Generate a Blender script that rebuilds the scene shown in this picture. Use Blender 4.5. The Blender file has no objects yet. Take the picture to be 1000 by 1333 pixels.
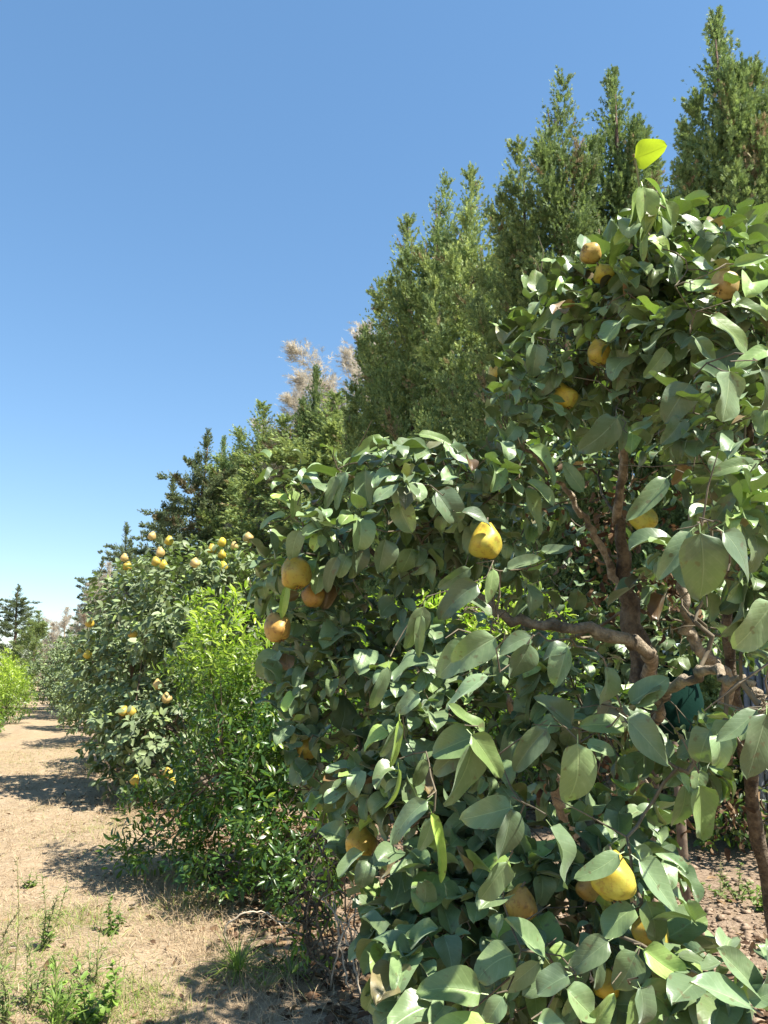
import bpy, math
import numpy as np
from mathutils import Vector

# ------------------------------------------------------------------ camera, sky, sun, exposure
sc = bpy.context.scene
COL = sc.collection
R = math.radians
CAM_H, PITCH, HEAD, FPX = 1.35, R(11.5), R(24.6), 1000.0
cam_data = bpy.data.cameras.new("camera")
cam = bpy.data.objects.new("camera", cam_data)
COL.objects.link(cam)
cam.location = (0, 0, CAM_H)
cam.rotation_euler = (R(90) + PITCH, 0, -HEAD)
cam_data.sensor_fit = 'VERTICAL'
cam_data.sensor_height = 36
cam_data.sensor_width = 27
cam_data.lens = FPX / 1333 * 36
cam_data.clip_start = 0.05
cam_data.clip_end = 2000
sc.camera = cam

SUN_EL, SUN_AZ = R(54), R(143)          # azimuth clockwise from +Y
SUN_DIR = np.array([math.cos(SUN_EL) * math.sin(SUN_AZ), math.cos(SUN_EL) * math.cos(SUN_AZ), math.sin(SUN_EL)])
world = bpy.data.worlds.new("World")
sc.world = world
world.use_nodes = True
wn = world.node_tree.nodes
bg = wn["Background"]
sky = wn.new("ShaderNodeTexSky")
sky.sky_type = 'NISHITA'
sky.sun_disc = False
sky.sun_elevation = SUN_EL
sky.sun_rotation = SUN_AZ
sky.air_density = 0.9
sky.dust_density = 0.15
sky.ozone_density = 2.2
gam = wn.new("ShaderNodeGamma")              # evens the step from zenith to horizon
gam.inputs[1].default_value = 0.62
world.node_tree.links.new(sky.outputs[0], gam.inputs[0])
hsv = wn.new("ShaderNodeHueSaturation")
hsv.inputs['Hue'].default_value = 0.4995
hsv.inputs['Saturation'].default_value = 1.44
world.node_tree.links.new(gam.outputs[0], hsv.inputs['Color'])
world.node_tree.links.new(hsv.outputs[0], bg.inputs[0])
bg.inputs[1].default_value = 0.15
sun_data = bpy.data.lights.new("sun", 'SUN')
sun_data.energy = 5.0
sun_data.angle = R(0.53)
sun_data.color = (1.0, 0.95, 0.86)
sun = bpy.data.objects.new("sun", sun_data)
COL.objects.link(sun)
sun.rotation_euler = Vector(SUN_DIR).to_track_quat('Z', 'Y').to_euler()
sc.view_settings.view_transform = 'Standard'
sc.view_settings.look = 'None'
sc.view_settings.exposure = 1.4
sc.view_settings.gamma = 1
sc.cycles.max_bounces = 6
sc.cycles.diffuse_bounces = 2
sc.cycles.transmission_bounces = 4
sc.cycles.transparent_max_bounces = 4

# ------------------------------------------------------------------ placement helpers
SP, CP, SH, CH = math.sin(PITCH), math.cos(PITCH), math.sin(HEAD), math.cos(HEAD)
EYE = np.array([0, 0, CAM_H])

def ray(px, py):
    v = (666.5 - py) / FPX
    lat = (px - 500) / FPX
    f = CP - SP * v
    return np.array([lat * CH + f * SH, f * CH - lat * SH, SP + CP * v])   # unit depth along the optical axis

def P(px, py, d):
    return EYE + ray(px, py) * d

def G(px, py, z=0.0):
    r = ray(px, py)
    return EYE + r * ((z - CAM_H) / r[2])

def project(p):
    q = np.asarray(p) - EYE
    f = q[..., 0] * SH + q[..., 1] * CH
    lat = q[..., 0] * CH - q[..., 1] * SH
    dep = f * CP + q[..., 2] * SP
    up = q[..., 2] * CP - f * SP
    dep_s = np.where(np.abs(dep) < 1e-3, 1e-3, dep)
    return 500 + lat / dep_s * FPX, 666.5 - up / dep_s * FPX, dep

def unit(a):
    a = np.asarray(a, float)
    return a / np.maximum(np.linalg.norm(a, axis=-1, keepdims=True), 1e-9)

def perp(d, hint):
    """hint made orthogonal to d"""
    return unit(hint - d * np.sum(d * hint, axis=-1, keepdims=True))

# ------------------------------------------------------------------ mesh helpers
def mesh_from(name, verts, quads, uv=None, tint=None, smooth=True):
    me = bpy.data.meshes.new(name)
    verts = np.ascontiguousarray(verts, np.float32)
    quads = np.ascontiguousarray(quads, np.int32)
    me.vertices.add(len(verts))
    me.vertices.foreach_set("co", verts.ravel())
    n, k = quads.shape
    me.loops.add(n * k)
    me.loops.foreach_set("vertex_index", quads.ravel())
    me.polygons.add(n)
    me.polygons.foreach_set("loop_start", np.arange(0, n * k, k, dtype=np.int32))
    me.polygons.foreach_set("loop_total", np.full(n, k, np.int32))
    if smooth:
        me.polygons.foreach_set("use_smooth", np.ones(n, bool))
    if uv is not None:
        l = me.uv_layers.new(name="UVMap")
        l.data.foreach_set("uv", np.ascontiguousarray(np.asarray(uv, np.float32)[quads.ravel()]).ravel())
    if tint is not None:
        at = me.attributes.new("tint", 'FLOAT', 'POINT')
        at.data.foreach_set("value", np.ascontiguousarray(tint, np.float32))
    me.update(calc_edges=True)
    return me

def link(name, me, mat=None, parent=None, loc=None):
    o = bpy.data.objects.new(name, me)
    COL.objects.link(o)
    if mat is not None and len(me.materials) == 0:
        me.materials.append(mat)
    if parent is not None:
        o.parent = parent
    if loc is not None:
        o.location = loc
    return o

def empty(name, loc):
    o = bpy.data.objects.new(name, None)
    o.empty_display_size = 0.1
    COL.objects.link(o)
    o.location = loc
    return o

def tag(o, label=None, cat=None, group=None, kind=None):
    if label: o["label"] = label
    if cat: o["category"] = cat
    if group: o["group"] = group
    if kind: o["kind"] = kind
    return o

def copy_tree(o, parent=None):
    c = o.copy()
    COL.objects.link(c)
    if parent is not None:
        c.parent = parent
    for ch in list(o.children):
        copy_tree(ch, c)
    return c

class Acc:
    """collects vertex/quad arrays"""
    def __init__(s):
        s.v, s.q, s.uv, s.t, s.n = [], [], [], [], 0
    def add(s, v, q, uv=None, t=None):
        v = np.asarray(v, float)
        s.v.append(v); s.q.append(np.asarray(q, int) + s.n)
        s.uv.append(np.zeros((len(v), 2)) if uv is None else uv)
        s.t.append(np.zeros(len(v)) if t is None else np.broadcast_to(t, (len(v),)))
        s.n += len(v)
    def mesh(s, name, origin=None, smooth=True):
        v = np.concatenate(s.v)
        if origin is not None:
            v = v - np.asarray(origin)
        return mesh_from(name, v, np.concatenate(s.q), np.concatenate(s.uv), np.concatenate(s.t), smooth)

def tube(acc, pts, radii, sides=8, seed=0, knob=0.0):
    """smooth swept tube through pts"""
    pts = np.asarray(pts, float); radii = np.asarray(radii, float)
    n = len(pts)
    tan = unit(np.gradient(pts, axis=0))
    ref = np.array([0.31, 0.77, 0.55])
    a = perp(tan, np.broadcast_to(ref, tan.shape))
    b = np.cross(tan, a)
    th = np.linspace(0, 2 * math.pi, sides, endpoint=False)
    rr = np.random.RandomState(seed)
    rad = radii[:, None] * (1 + knob * rr.randn(n, sides))
    v = pts[:, None, :] + rad[..., None] * (np.cos(th)[None, :, None] * a[:, None, :] + np.sin(th)[None, :, None] * b[:, None, :])
    v = v.reshape(-1, 3)
    q = []
    for i in range(n - 1):
        for j in range(sides):
            k = (j + 1) % sides
            q.append((i * sides + j, i * sides + k, (i + 1) * sides + k, (i + 1) * sides + j))
    # caps
    base = len(v)
    v = np.vstack([v, pts[0] - tan[0] * radii[0] * .3, pts[-1] + tan[-1] * radii[-1] * .3])
    for j in range(0, sides, 2):
        q.append((base, (j + 2) % sides, j + 1, j))
        o = (n - 1) * sides
        q.append((base + 1, o + j, o + j + 1, o + (j + 2) % sides))
    uv = np.zeros((len(v), 2))
    uv[:n * sides, 0] = np.tile(th / 6.283, n)
    uv[:n * sides, 1] = np.repeat(np.linspace(0, 1, n), sides)
    acc.add(v, q, uv)

def smooth_path(ctrl, n=24, jit=0.0, seed=0):
    """Catmull-Rom through control points"""
    c = np.asarray(ctrl, float)
    c = np.vstack([2 * c[0] - c[1], c, 2 * c[-1] - c[-2]])
    segs = len(c) - 3
    out = []
    for t in np.linspace(0, segs - 1e-6, n):
        i = int(t); u = t - i
        p0, p1, p2, p3 = c[i:i + 4]
        out.append(.5 * ((2 * p1) + (-p0 + p2) * u + (2 * p0 - 5 * p1 + 4 * p2 - p3) * u * u + (-p0 + 3 * p1 - 3 * p2 + p3) * u ** 3))
    out = np.array(out)
    if jit:
        out[1:-1] += np.random.RandomState(seed).randn(n - 2, 3) * jit
    return out

def edges_tubes(acc, A, B, ra, rb, sides=5):
    """many short frusta"""
    d = B - A
    ln = np.linalg.norm(d, axis=1, keepdims=True)
    d = d / np.maximum(ln, 1e-6)
    ref = np.where(np.abs(d[:, 2:3]) > .9, np.array([[1., 0, 0]]), np.array([[0, 0, 1.]]))
    a = perp(d, ref); b = np.cross(d, a)
    th = np.linspace(0, 2 * math.pi, sides, endpoint=False)
    ring = np.cos(th)[None, :, None] * a[:, None, :] + np.sin(th)[None, :, None] * b[:, None, :]
    v = np.concatenate([(A - d * ra[:, None] * .4)[:, None, :] + ring * ra[:, None, None],
                        (B + d * rb[:, None] * .4)[:, None, :] + ring * rb[:, None, None]], axis=1)
    m = len(A)
    j = np.arange(sides); k = (j + 1) % sides
    q = np.stack([j, k, k + sides, j + sides], 1)[None] + (np.arange(m) * 2 * sides)[:, None, None]
    acc.add(v.reshape(-1, 3), q.reshape(-1, 4))

PROF = {
    'ovate': lambda s: (s ** .32) * ((1 - s) ** .56) * 1.50 * (1 + .10 * np.exp(-((s - .25) / .2) ** 2)),
    'lance': lambda s: (s ** .75) * ((1 - s) ** .8) * 2.0,
    'blade': lambda s: (1 - s) ** .7 * np.minimum(1, .5 + 3 * s),
}

def leaves(acc, base, dirv, nrm, L, ratio, bend, fold, tint, shape='ovate', nu=5, nv=8, wave=0.0, petiole=0.0, seed=1):
    """a batch of leaves: base point, growing direction, face normal, length, width/length, curl along, fold along the midrib"""
    N = len(base)
    if N == 0:
        return
    rng = np.random.RandomState(seed)
    d = unit(dirv); n = perp(d, nrm); side = np.cross(d, n)
    s = np.linspace(0, 1, nv)
    w = PROF[shape](s); w = np.maximum(w, .015) * .5
    u = np.linspace(-1, 1, nu)
    L = np.broadcast_to(L, (N,)).astype(float); ratio = np.broadcast_to(ratio, (N,)); tint = np.broadcast_to(tint, (N,))
    k = np.broadcast_to(bend, (N,)).astype(float); k = np.where(np.abs(k) < .02, .02, k)[:, None]
    fo = np.broadcast_to(fold, (N,))[:, None, None]
    ang = k * s[None]
    yc = np.sin(ang) / k                      # centre line in the (d, n) plane, curling towards -n
    zc = (np.cos(ang) - 1) / k
    skew = rng.uniform(-.07, .07, (N, 1)) * np.sin(s * math.pi)[None]
    x = ratio[:, None, None] * w[None, :, None] * u[None, None, :]
    ph = rng.uniform(0, 6.28, (N, 1, 1)); fr = rng.uniform(5, 9, (N, 1, 1))
    zz = np.abs(x) * np.sin(fo) + wave * np.abs(u)[None, None, :] ** 1.5 * np.sin(fr * s[None, :, None] + ph + 1.3 * u[None, None, :]) * ratio[:, None, None]
    x = x * np.cos(fo) + skew[..., None]
    ca, sa = np.cos(ang)[..., None], np.sin(ang)[..., None]
    Y = yc[..., None] + zz * sa
    Z = zc[..., None] + zz * ca
    v = base[:, None, None, :] + L[:, None, None, None] * (x[..., None] * side[:, None, None, :] + Y[..., None] * d[:, None, None, :] + Z[..., None] * n[:, None, None, :])
    uv = np.zeros((N, nv, nu, 2))
    uv[..., 0] = (u * .5 + .5)[None, None, :]
    uv[..., 1] = s[None, :, None]
    V = nv * nu
    i, j = np.meshgrid(np.arange(nv - 1), np.arange(nu - 1), indexing='ij')
    a = (i * nu + j).ravel()
    q = np.stack([a, a + 1, a + 1 + nu, a + nu], 1)
    q = (q[None] + (np.arange(N) * V)[:, None, None]).reshape(-1, 4)
    acc.add(v.reshape(-1, 3), q, uv.reshape(-1, 2), np.repeat(tint, V))
    if petiole > 0:
        pl = petiole
        A = base - d * L[:, None] * pl + n * L[:, None] * pl * -.25
        ww = side * (L[:, None] * .008)
        pv = np.stack([A - ww, A + ww, base + ww, base - ww], 1)
        pq = np.arange(N * 4).reshape(N, 4)
        puv = np.tile(np.array([[.5, .3], [.5, .3], [.5, .5], [.5, .5]]), (N, 1))
        acc.add(pv.reshape(-1, 3), pq, puv, np.repeat(np.maximum(tint, .2), 4))

def lobe_points(lobes, n, rng, shell=(.55, 1.0), power=1.0):
    """points in the outer layer of a union of ellipsoids; returns points and outward directions"""
    c = np.array([l[0] for l in lobes]); r = np.array([l[1] for l in lobes])
    wgt = np.array([l[2] if len(l) > 2 else np.prod(l[1]) ** (2 / 3) for l in lobes], float)
    out, od = [], []
    need = n
    while need > 0:
        m = need * 2 + 20
        idx = rng.choice(len(lobes), m, p=wgt / wgt.sum())
        dd = unit(rng.randn(m, 3))
        rad = shell[0] + (shell[1] - shell[0]) * rng.uniform(0, 1, m) ** (1 / power)
        p = c[idx] + dd * rad[:, None] * r[idx]
        # drop points buried deep inside another lobe
        e = np.linalg.norm((p[:, None, :] - c[None]) / r[None], axis=2)
        e[np.arange(m), idx] = 9
        ok = e.min(1) > shell[0] * .9
        ok &= p[:, 2] > .06
        p, dd = p[ok][:need], dd[ok][:need]
        out.append(p); od.append(dd); need -= len(p)
    return np.concatenate(out), np.concatenate(od)

def cluster_leaves(pts, outw, rng, per=(4, 8), L=(.07, .11), twig=.10, up=.35, hang=.25, spread=1.0):
    """leaves round short twigs: returns base, dir, normal, length"""
    B, D, N_, LL, TW = [], [], [], [], []
    m = len(pts)
    tdir = unit(outw + np.array([0, 0, up]) + rng.randn(m, 3) * .45)
    for i in range(m):
        k = rng.randint(per[0], per[1] + 1)
        t = tdir[i]
        a = perp(t, rng.randn(3)); b = np.cross(t, a)
        f = np.sort(rng.uniform(.1, 1, k))
        phi = np.arange(k) * 2.4 + rng.uniform(0, 6.28)
        lean = (1.25 - .75 * f) * spread
        rad = np.cos(phi)[:, None] * a + np.sin(phi)[:, None] * b
        d = unit(t * np.cos(lean)[:, None] + rad * np.sin(lean)[:, None] + rng.randn(k, 3) * .15 - np.array([0, 0, 1.]) * (hang[i] if np.ndim(hang) else hang))
        base = pts[i] + t * (twig * f)[:, None] + rad * .012
        nn = t * .7 + np.array([0, 0, .55]) - rad * .0 + rng.randn(k, 3) * .25
        B.append(base); D.append(d); N_.append(nn)
        LL.append(rng.uniform(L[0], L[1], k) * (.65 + .35 * np.sin(f * 2.2)))
    return np.concatenate(B), np.concatenate(D), np.concatenate(N_), np.concatenate(LL), tdir

# ------------------------------------------------------------------ materials
def newmat(name):
    m = bpy.data.materials.new(name)
    m.use_nodes = True
    nt = m.node_tree
    for n in list(nt.nodes):
        nt.nodes.remove(n)
    return m, nt

class NT:
    def __init__(s, nt): s.nt = nt
    def n(s, typ, **kw):
        o = s.nt.nodes.new(typ)
        for k, v in kw.items():
            if k in ('operation', 'blend_type', 'data_type', 'attribute_name', 'noise_dimensions', 'feature', 'interpolation_type', 'distance'):
                setattr(o, k, v)
        return o
    def l(s, a, b): s.nt.links.new(a, b)
    def val(s, sock, x):
        if hasattr(x, 'is_linked') or isinstance(x, bpy.types.NodeSocket):
            s.l(x, sock)
        elif isinstance(x, (tuple, list)) and len(x) == 3 and sock.type == 'RGBA':
            sock.default_value = (*x, 1)
        else:
            sock.default_value = x
    def math(s, op, a, b=0.0, c=None):
        o = s.n('ShaderNodeMath', operation=op)
        s.val(o.inputs[0], a); s.val(o.inputs[1], b)
        if c is not None: s.val(o.inputs[2], c)
        return o.outputs[0]
    def mix(s, f, a, b, blend='MIX'):
        o = s.n('ShaderNodeMix', data_type='RGBA', blend_type=blend)
        s.val(o.inputs[0], f); s.val(o.inputs[6], a); s.val(o.inputs[7], b)
        return o.outputs[2]
    def ramp(s, f, lo, hi):
        o = s.n('ShaderNodeMapRange', interpolation_type='SMOOTHSTEP')
        s.val(o.inputs[0], f); o.inputs[1].default_value = lo; o.inputs[2].default_value = hi
        return o.outputs[0]
    def noise(s, scale, vec=None, detail=3, rough=.55):
        o = s.n('ShaderNodeTexNoise')
        o.inputs['Scale'].default_value = scale; o.inputs['Detail'].default_value = detail; o.inputs['Roughness'].default_value = rough
        if vec is not None: s.l(vec, o.inputs['Vector'])
        return o.outputs['Fac']

def leaf_material(name, up, under, young, dry=(.2, .11, .05), trans_col=(.2, .34, .04), trans=.28, rough=.5, spec=.45, veins=0.0, var=.5, sheen=0.0, bump=0.0, blotch=0.0, objvar=0.0, hue=.22):
    m, nt = newmat(name); k = NT(nt)
    out = k.n('ShaderNodeOutputMaterial')
    geo = k.n('ShaderNodeNewGeometry')
    at = k.n('ShaderNodeAttribute', attribute_name='tint')
    t = at.outputs['Fac']
    rnd = geo.outputs['Random Per Island']
    yt = k.math('MAXIMUM', t, 0.0)
    dt = k.math('MAXIMUM', k.math('MULTIPLY', t, -1.0), 0.0)
    col = k.mix(geo.outputs['Backfacing'], up, under)
    col = k.mix(yt, col, young)
    col = k.mix(dt, col, dry)
    br = k.math('MULTIPLY_ADD', rnd, var, 1 - var * .5)
    col = k.mix(1.0, col, k_rgb(k, br), 'MULTIPLY')
    # hue shift by a second pseudo-random
    r2 = k.math('FRACT', k.math('MULTIPLY', rnd, 37.7))
    col = k.mix(k.math('MULTIPLY', r2, hue), col, k.mix(1.0, col, (1.35, 1.0, .55), 'MULTIPLY'))
    if objvar:
        oi = k.n('ShaderNodeObjectInfo')
        col = k.mix(1.0, col, k_rgb(k, k.math('MULTIPLY_ADD', oi.outputs['Random'], objvar, 1 - objvar * .5)), 'MULTIPLY')
    height = None
    if veins > 0:
        uv = k.n('ShaderNodeUVMap')
        sep = k.n('ShaderNodeSeparateXYZ')
        k.l(uv.outputs[0], sep.inputs[0])
        au = k.math('ABSOLUTE', k.math('SUBTRACT', sep.outputs[0], .5))
        mid = k.math('SUBTRACT', 1.0, k.ramp(au, .006, .030))
        ph = k.math('FRACT', k.math('MULTIPLY', k.math('SUBTRACT', sep.outputs[1], k.math('MULTIPLY', au, .55)), 7.5))
        tri = k.math('ABSOLUTE', k.math('SUBTRACT', ph, .5))
        sv = k.math('SUBTRACT', 1.0, k.ramp(tri, .02, .12))
        vm = k.math('MAXIMUM', mid, k.math('MULTIPLY', sv, .22))
        col = k.mix(k.math('MULTIPLY', vm, veins), col, k.mix(1.0, col, (1.9, 1.75, 1.8), 'MULTIPLY'))
        nv_ = k.n('ShaderNodeTexNoise'); nv_.inputs['Scale'].default_value = 26; nv_.inputs['Detail'].default_value = 3
        k.l(k.n('ShaderNodeTexCoord').outputs['Object'], nv_.inputs['Vector'])
        height = k.math('SUBTRACT', k.math('MULTIPLY_ADD', nv_.outputs['Fac'], 1.6, k.math('MULTIPLY', k.ramp(tri, 0.0, .18), .07)), k.math('MULTIPLY', mid, .6))
    if blotch > 0:
        tc = k.n('ShaderNodeTexCoord')
        nz = k.noise(38, tc.outputs['Object'], 4, .65)
        col = k.mix(k.math('MULTIPLY', k.ramp(nz, .45, .75), blotch), col, k.mix(1.0, col, (1.5, 1.35, 1.6), 'MULTIPLY'))
        nz2 = k.noise(60, tc.outputs['Object'], 2, .5)
        col = k.mix(k.math('MULTIPLY', k.ramp(nz2, .64, .71), .6), col, (.11, .075, .035))
    bs = k.n('ShaderNodeBsdfPrincipled')
    k.l(col, bs.inputs['Base Color'])
    bs.inputs['Roughness'].default_value = rough
    bs.inputs['Specular IOR Level'].default_value = spec
    if sheen:
        bs.inputs['Sheen Weight'].default_value = sheen
        bs.inputs['Sheen Roughness'].default_value = .4
        bs.inputs['Sheen Tint'].default_value = (.85, 1, .85, 1)
    if bump and height is not None:
        bp = k.n('ShaderNodeBump')
        bp.inputs['Strength'].default_value = bump
        bp.inputs['Distance'].default_value = .004
        k.l(height, bp.inputs['Height'])
        k.l(bp.outputs[0], bs.inputs['Normal'])
    tr = k.n('ShaderNodeBsdfTranslucent')
    tcol = k.mix(yt, trans_col, tuple(min(1, c * 2.0) for c in trans_col))
    tcol = k.mix(dt, tcol, dry)
    tcol = k.mix(1.0, tcol, k_rgb(k, br), 'MULTIPLY')
    if veins > 0:
        tcol = k.mix(k.math('MULTIPLY', vm, .75), tcol, k.mix(1.0, tcol, (.45, .5, .4), 'MULTIPLY'))
    k.l(tcol, tr.inputs[0])
    mx = k.n('ShaderNodeMixShader')
    mx.inputs[0].default_value = trans
    k.l(bs.outputs[0], mx.inputs[1]); k.l(tr.outputs[0], mx.inputs[2])
    k.l(mx.outputs[0], out.inputs[0])
    return m

def k_rgb(k, v):
    o = k.n('ShaderNodeCombineColor')
    for i in range(3): k.l(v, o.inputs[i])
    return o.outputs[0]

def solid_material(name, c1, c2, scale=20, rough=.8, bump=.3, spec=.3, dist=.004, c3=None):
    m, nt = newmat(name); k = NT(nt)
    out = k.n('ShaderNodeOutputMaterial'); bs = k.n('ShaderNodeBsdfPrincipled')
    tc = k.n('ShaderNodeTexCoord')
    nz = k.noise(scale, tc.outputs['Object'], 5, .6)
    col = k.mix(k.ramp(nz, .3, .7), c1, c2)
    if c3 is not None:
        n2 = k.noise(scale * .35, tc.outputs['Object'], 3, .5)
        col = k.mix(k.ramp(n2, .5, .68), col, c3)
    k.l(col, bs.inputs['Base Color'])
    bs.inputs['Roughness'].default_value = rough
    bs.inputs['Specular IOR Level'].default_value = spec
    if bump:
        bp = k.n('ShaderNodeBump'); bp.inputs['Strength'].default_value = bump; bp.inputs['Distance'].default_value = dist
        k.l(k.noise(scale * 3, tc.outputs['Object'], 4, .6), bp.inputs['Height'])
        k.l(bp.outputs[0], bs.inputs['Normal'])
    k.l(bs.outputs[0], out.inputs[0])
    return m

M_QUINCE = leaf_material("quince_leaf", (.132, .198, .098), (.100, .150, .070), (.24, .37, .06), dry=(.16, .085, .035),  # underside kept darker than the upper face, putting shade into the colour
                         trans_col=(.16, .28, .025), trans=.12, rough=.40, spec=.5, veins=.62, var=.8, sheen=.25, bump=.34, blotch=.6)
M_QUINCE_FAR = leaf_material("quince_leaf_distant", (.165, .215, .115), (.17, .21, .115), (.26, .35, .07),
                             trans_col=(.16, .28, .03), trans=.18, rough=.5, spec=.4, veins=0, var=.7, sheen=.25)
M_TIP = leaf_material("young_tip_leaf", (.20, .27, .03), (.22, .29, .03), (.20, .27, .03), trans_col=(.215, .275, .012), trans=.6, rough=.4, spec=.3, veins=.8, var=.1, blotch=.5)
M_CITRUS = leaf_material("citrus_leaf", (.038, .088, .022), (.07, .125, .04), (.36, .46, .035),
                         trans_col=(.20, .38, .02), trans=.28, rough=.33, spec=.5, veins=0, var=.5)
M_CYPRESS = leaf_material("cypress_spray", (.13, .205, .08), (.13, .205, .084), (.32, .36, .14), dry=(.34, .25, .15),
                          trans_col=(.24, .33, .09), trans=.26, rough=.65, spec=.25, var=.7, objvar=.45, hue=.1)
M_OLIVE = leaf_material("olive_cypress_spray", (.155, .235, .095), (.155, .235, .10), (.35, .41, .16), dry=(.34, .25, .15),
                        trans_col=(.30, .36, .10), trans=.28, rough=.65, spec=.25, var=.7, objvar=.35, hue=.1)
M_PINE = leaf_material("conifer_spray", (.13, .17, .085), (.13, .17, .085), (.24, .25, .12), dry=(.2, .15, .09),
                       trans_col=(.18, .24, .10), trans=.3, rough=.65, spec=.25, var=.6, hue=.08)
M_PALE = leaf_material("pale_plume", (.50, .46, .38), (.50, .46, .38), (.30, .30, .20), trans_col=(.46, .42, .34), trans=.42, rough=.8, spec=.1, var=.5)
M_STRAW = leaf_material("dry_grass_blade", (.44, .345, .225), (.44, .345, .23), (.13, .19, .05), dry=(.17, .115, .07), trans_col=(.4, .3, .15), trans=.2, rough=.7, spec=.2, var=.7)
M_GRASS = leaf_material("green_grass_blade", (.11, .19, .04), (.13, .2, .06), (.27, .33, .06), dry=(.38, .29, .17), trans_col=(.25, .38, .05), trans=.3, rough=.5, spec=.3, var=.5)
M_WEED = leaf_material("weed_leaf", (.12, .18, .055), (.15, .2, .09), (.2, .32, .05), dry=(.3, .24, .13), trans_col=(.22, .36, .05), trans=.28, rough=.5, spec=.3, var=.5)
M_LITTER = leaf_material("dead_leaf", (.13, .08, .045), (.16, .11, .065), (.24, .18, .10), dry=(.07, .04, .025), trans_col=(.2, .11, .05), trans=.1, rough=.8, spec=.2, var=.9)
M_BARK = solid_material("quince_bark_shaded", (.085, .066, .048), (.22, .175, .12), 34, .9, .9, .15, .012, (.055, .045, .036))  # darker bark copy: shade round the trunk is put into its colour
M_LIMB = solid_material("quince_limb_bark_sunlit", (.22, .178, .125), (.44, .365, .265), 40, .9, .9, .15, .012, (.12, .098, .072))  # paler copy, with sunlight on the tan limbs put into the colour
M_TWIG = solid_material("quince_twig", (.085, .07, .048), (.21, .175, .12), 18, .8, .2, .2)
M_CYBARK = solid_material("cypress_bark", (.075, .050, .038), (.15, .10, .075), 14, .9, .8, .15, .01)
M_DRYTWIG = solid_material("dry_twig", (.34, .27, .19), (.50, .42, .32), 30, .8, .3, .2)
M_STEM = solid_material("weed_stem", (.16, .17, .07), (.26, .23, .11), 30, .7, .1, .2)

def fruit_material(name, base, blush, shade):
    m, nt = newmat(name); k = NT(nt)
    out = k.n('ShaderNodeOutputMaterial'); bs = k.n('ShaderNodeBsdfPrincipled')
    tc = k.n('ShaderNodeTexCoord')
    oi = k.n('ShaderNodeObjectInfo')
    n1 = k.noise(14, tc.outputs['Object'], 3, .5)
    col = k.mix(k.ramp(n1, .4, .7), base, blush)
    n2 = k.noise(75, tc.outputs['Object'], 4, .7)
    col = k.mix(k.math('MULTIPLY', k.ramp(n2, .48, .68), .75), col, shade)
    col = k.mix(1.0, col, k_rgb(k, k.math('MULTIPLY_ADD', oi.outputs['Random'], .3, .85)), 'MULTIPLY')
    k.l(col, bs.inputs['Base Color'])
    bs.inputs['Roughness'].default_value = .45
    bs.inputs['Specular IOR Level'].default_value = .4
    bs.inputs['Subsurface Weight'].default_value = .08
    bs.inputs['Subsurface Radius'].default_value = (.01, .006, .002)
    bp = k.n('ShaderNodeBump'); bp.inputs['Strength'].default_value = .25; bp.inputs['Distance'].default_value = .003
    k.l(n2, bp.inputs['Height']); k.l(bp.outputs[0], bs.inputs['Normal'])
    k.l(bs.outputs[0], out.inputs[0])
    return m
M_FR_YELLOW = fruit_material("quince_skin_yellow", (.50, .37, .040), (.36, .34, .05), (.27, .16, .03))
M_FR_GOLD = fruit_material("quince_skin_golden", (.46, .31, .045), (.36, .31, .055), (.24, .13, .03))
M_FR_RUSSET = fruit_material("quince_skin_russet", (.40, .23, .05), (.42, .31, .07), (.19, .09, .03))
M_FR_PALE = fruit_material("quince_skin_pale", (.47, .35, .13), (.42, .27, .10), (.28, .17, .06))
M_CALYX = solid_material("calyx", (.10, .065, .035), (.2, .14, .08), 60, .9, .3, .1)

# ------------------------------------------------------------------ ground
def ground_h(x, y):
    x = np.asarray(x, float); y = np.asarray(y, float)
    h = .018 * np.sin(1.9 * x + .7 * y + .3) + .014 * np.sin(3.1 * y - 2.2 * x + 1) + .010 * np.sin(6.7 * x + 4.1 * y) + .006 * np.sin(13 * y - 9 * x + 2) + .004 * np.sin(23 * x + 17 * y)
    fade = 1 / (1 + (np.maximum(0, y - 14) / 20) ** 2)
    return h * fade

def axis(lo, near0, near1, hi, step, grow=1.28):
    a = list(np.arange(near0, near1, step))
    s, x = step, near1
    while x < hi:
        a.append(x); s *= grow; x += s
    a.append(hi)
    s, x = step, near0
    b = []
    while x > lo:
        s *= grow; x -= s
        if x > lo: b.append(x)
    b.append(lo)
    return np.array(sorted(set(b + a)))

gx = axis(-300, -1.6, 4.2, 300, .05)
gy = axis(-60, 1.2, 12, 900, .06)
X, Y = np.meshgrid(gx, gy)
gv = np.stack([X, Y, ground_h(X, Y)], -1).reshape(-1, 3)
nx, ny = len(gx), len(gy)
ii, jj = np.meshgrid(np.arange(ny - 1), np.arange(nx - 1), indexing='ij')
a = (ii * nx + jj).ravel()
gq = np.stack([a, a + 1, a + 1 + nx, a + nx], 1)

m, nt = newmat("orchard_ground"); k = NT(nt)
out = k.n('ShaderNodeOutputMaterial'); bs = k.n('ShaderNodeBsdfPrincipled')
tc = k.n('ShaderNodeTexCoord')
pos = tc.outputs['Object']
sep = k.n('ShaderNodeSeparateXYZ'); k.l(pos, sep.inputs[0])
n_big = k.noise(.9, pos, 4, .6)
n_mid = k.noise(5, pos, 5, .65)
n_fine = k.noise(42, pos, 6, .7)
mp = k.n('ShaderNodeMapping'); mp.inputs['Scale'].default_value = (1, .22, 1); mp.inputs['Rotation'].default_value = (0, 0, .5); k.l(pos, mp.inputs[0])
n_str = k.noise(95, mp.outputs[0], 4, .7)
straw = k.mix(k.ramp(n_mid, .35, .7), (.29, .21, .13), (.37, .28, .18))
straw = k.mix(k.math('MULTIPLY', k.ramp(n_str, .45, .7), .6), straw, (.46, .37, .25))
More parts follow.
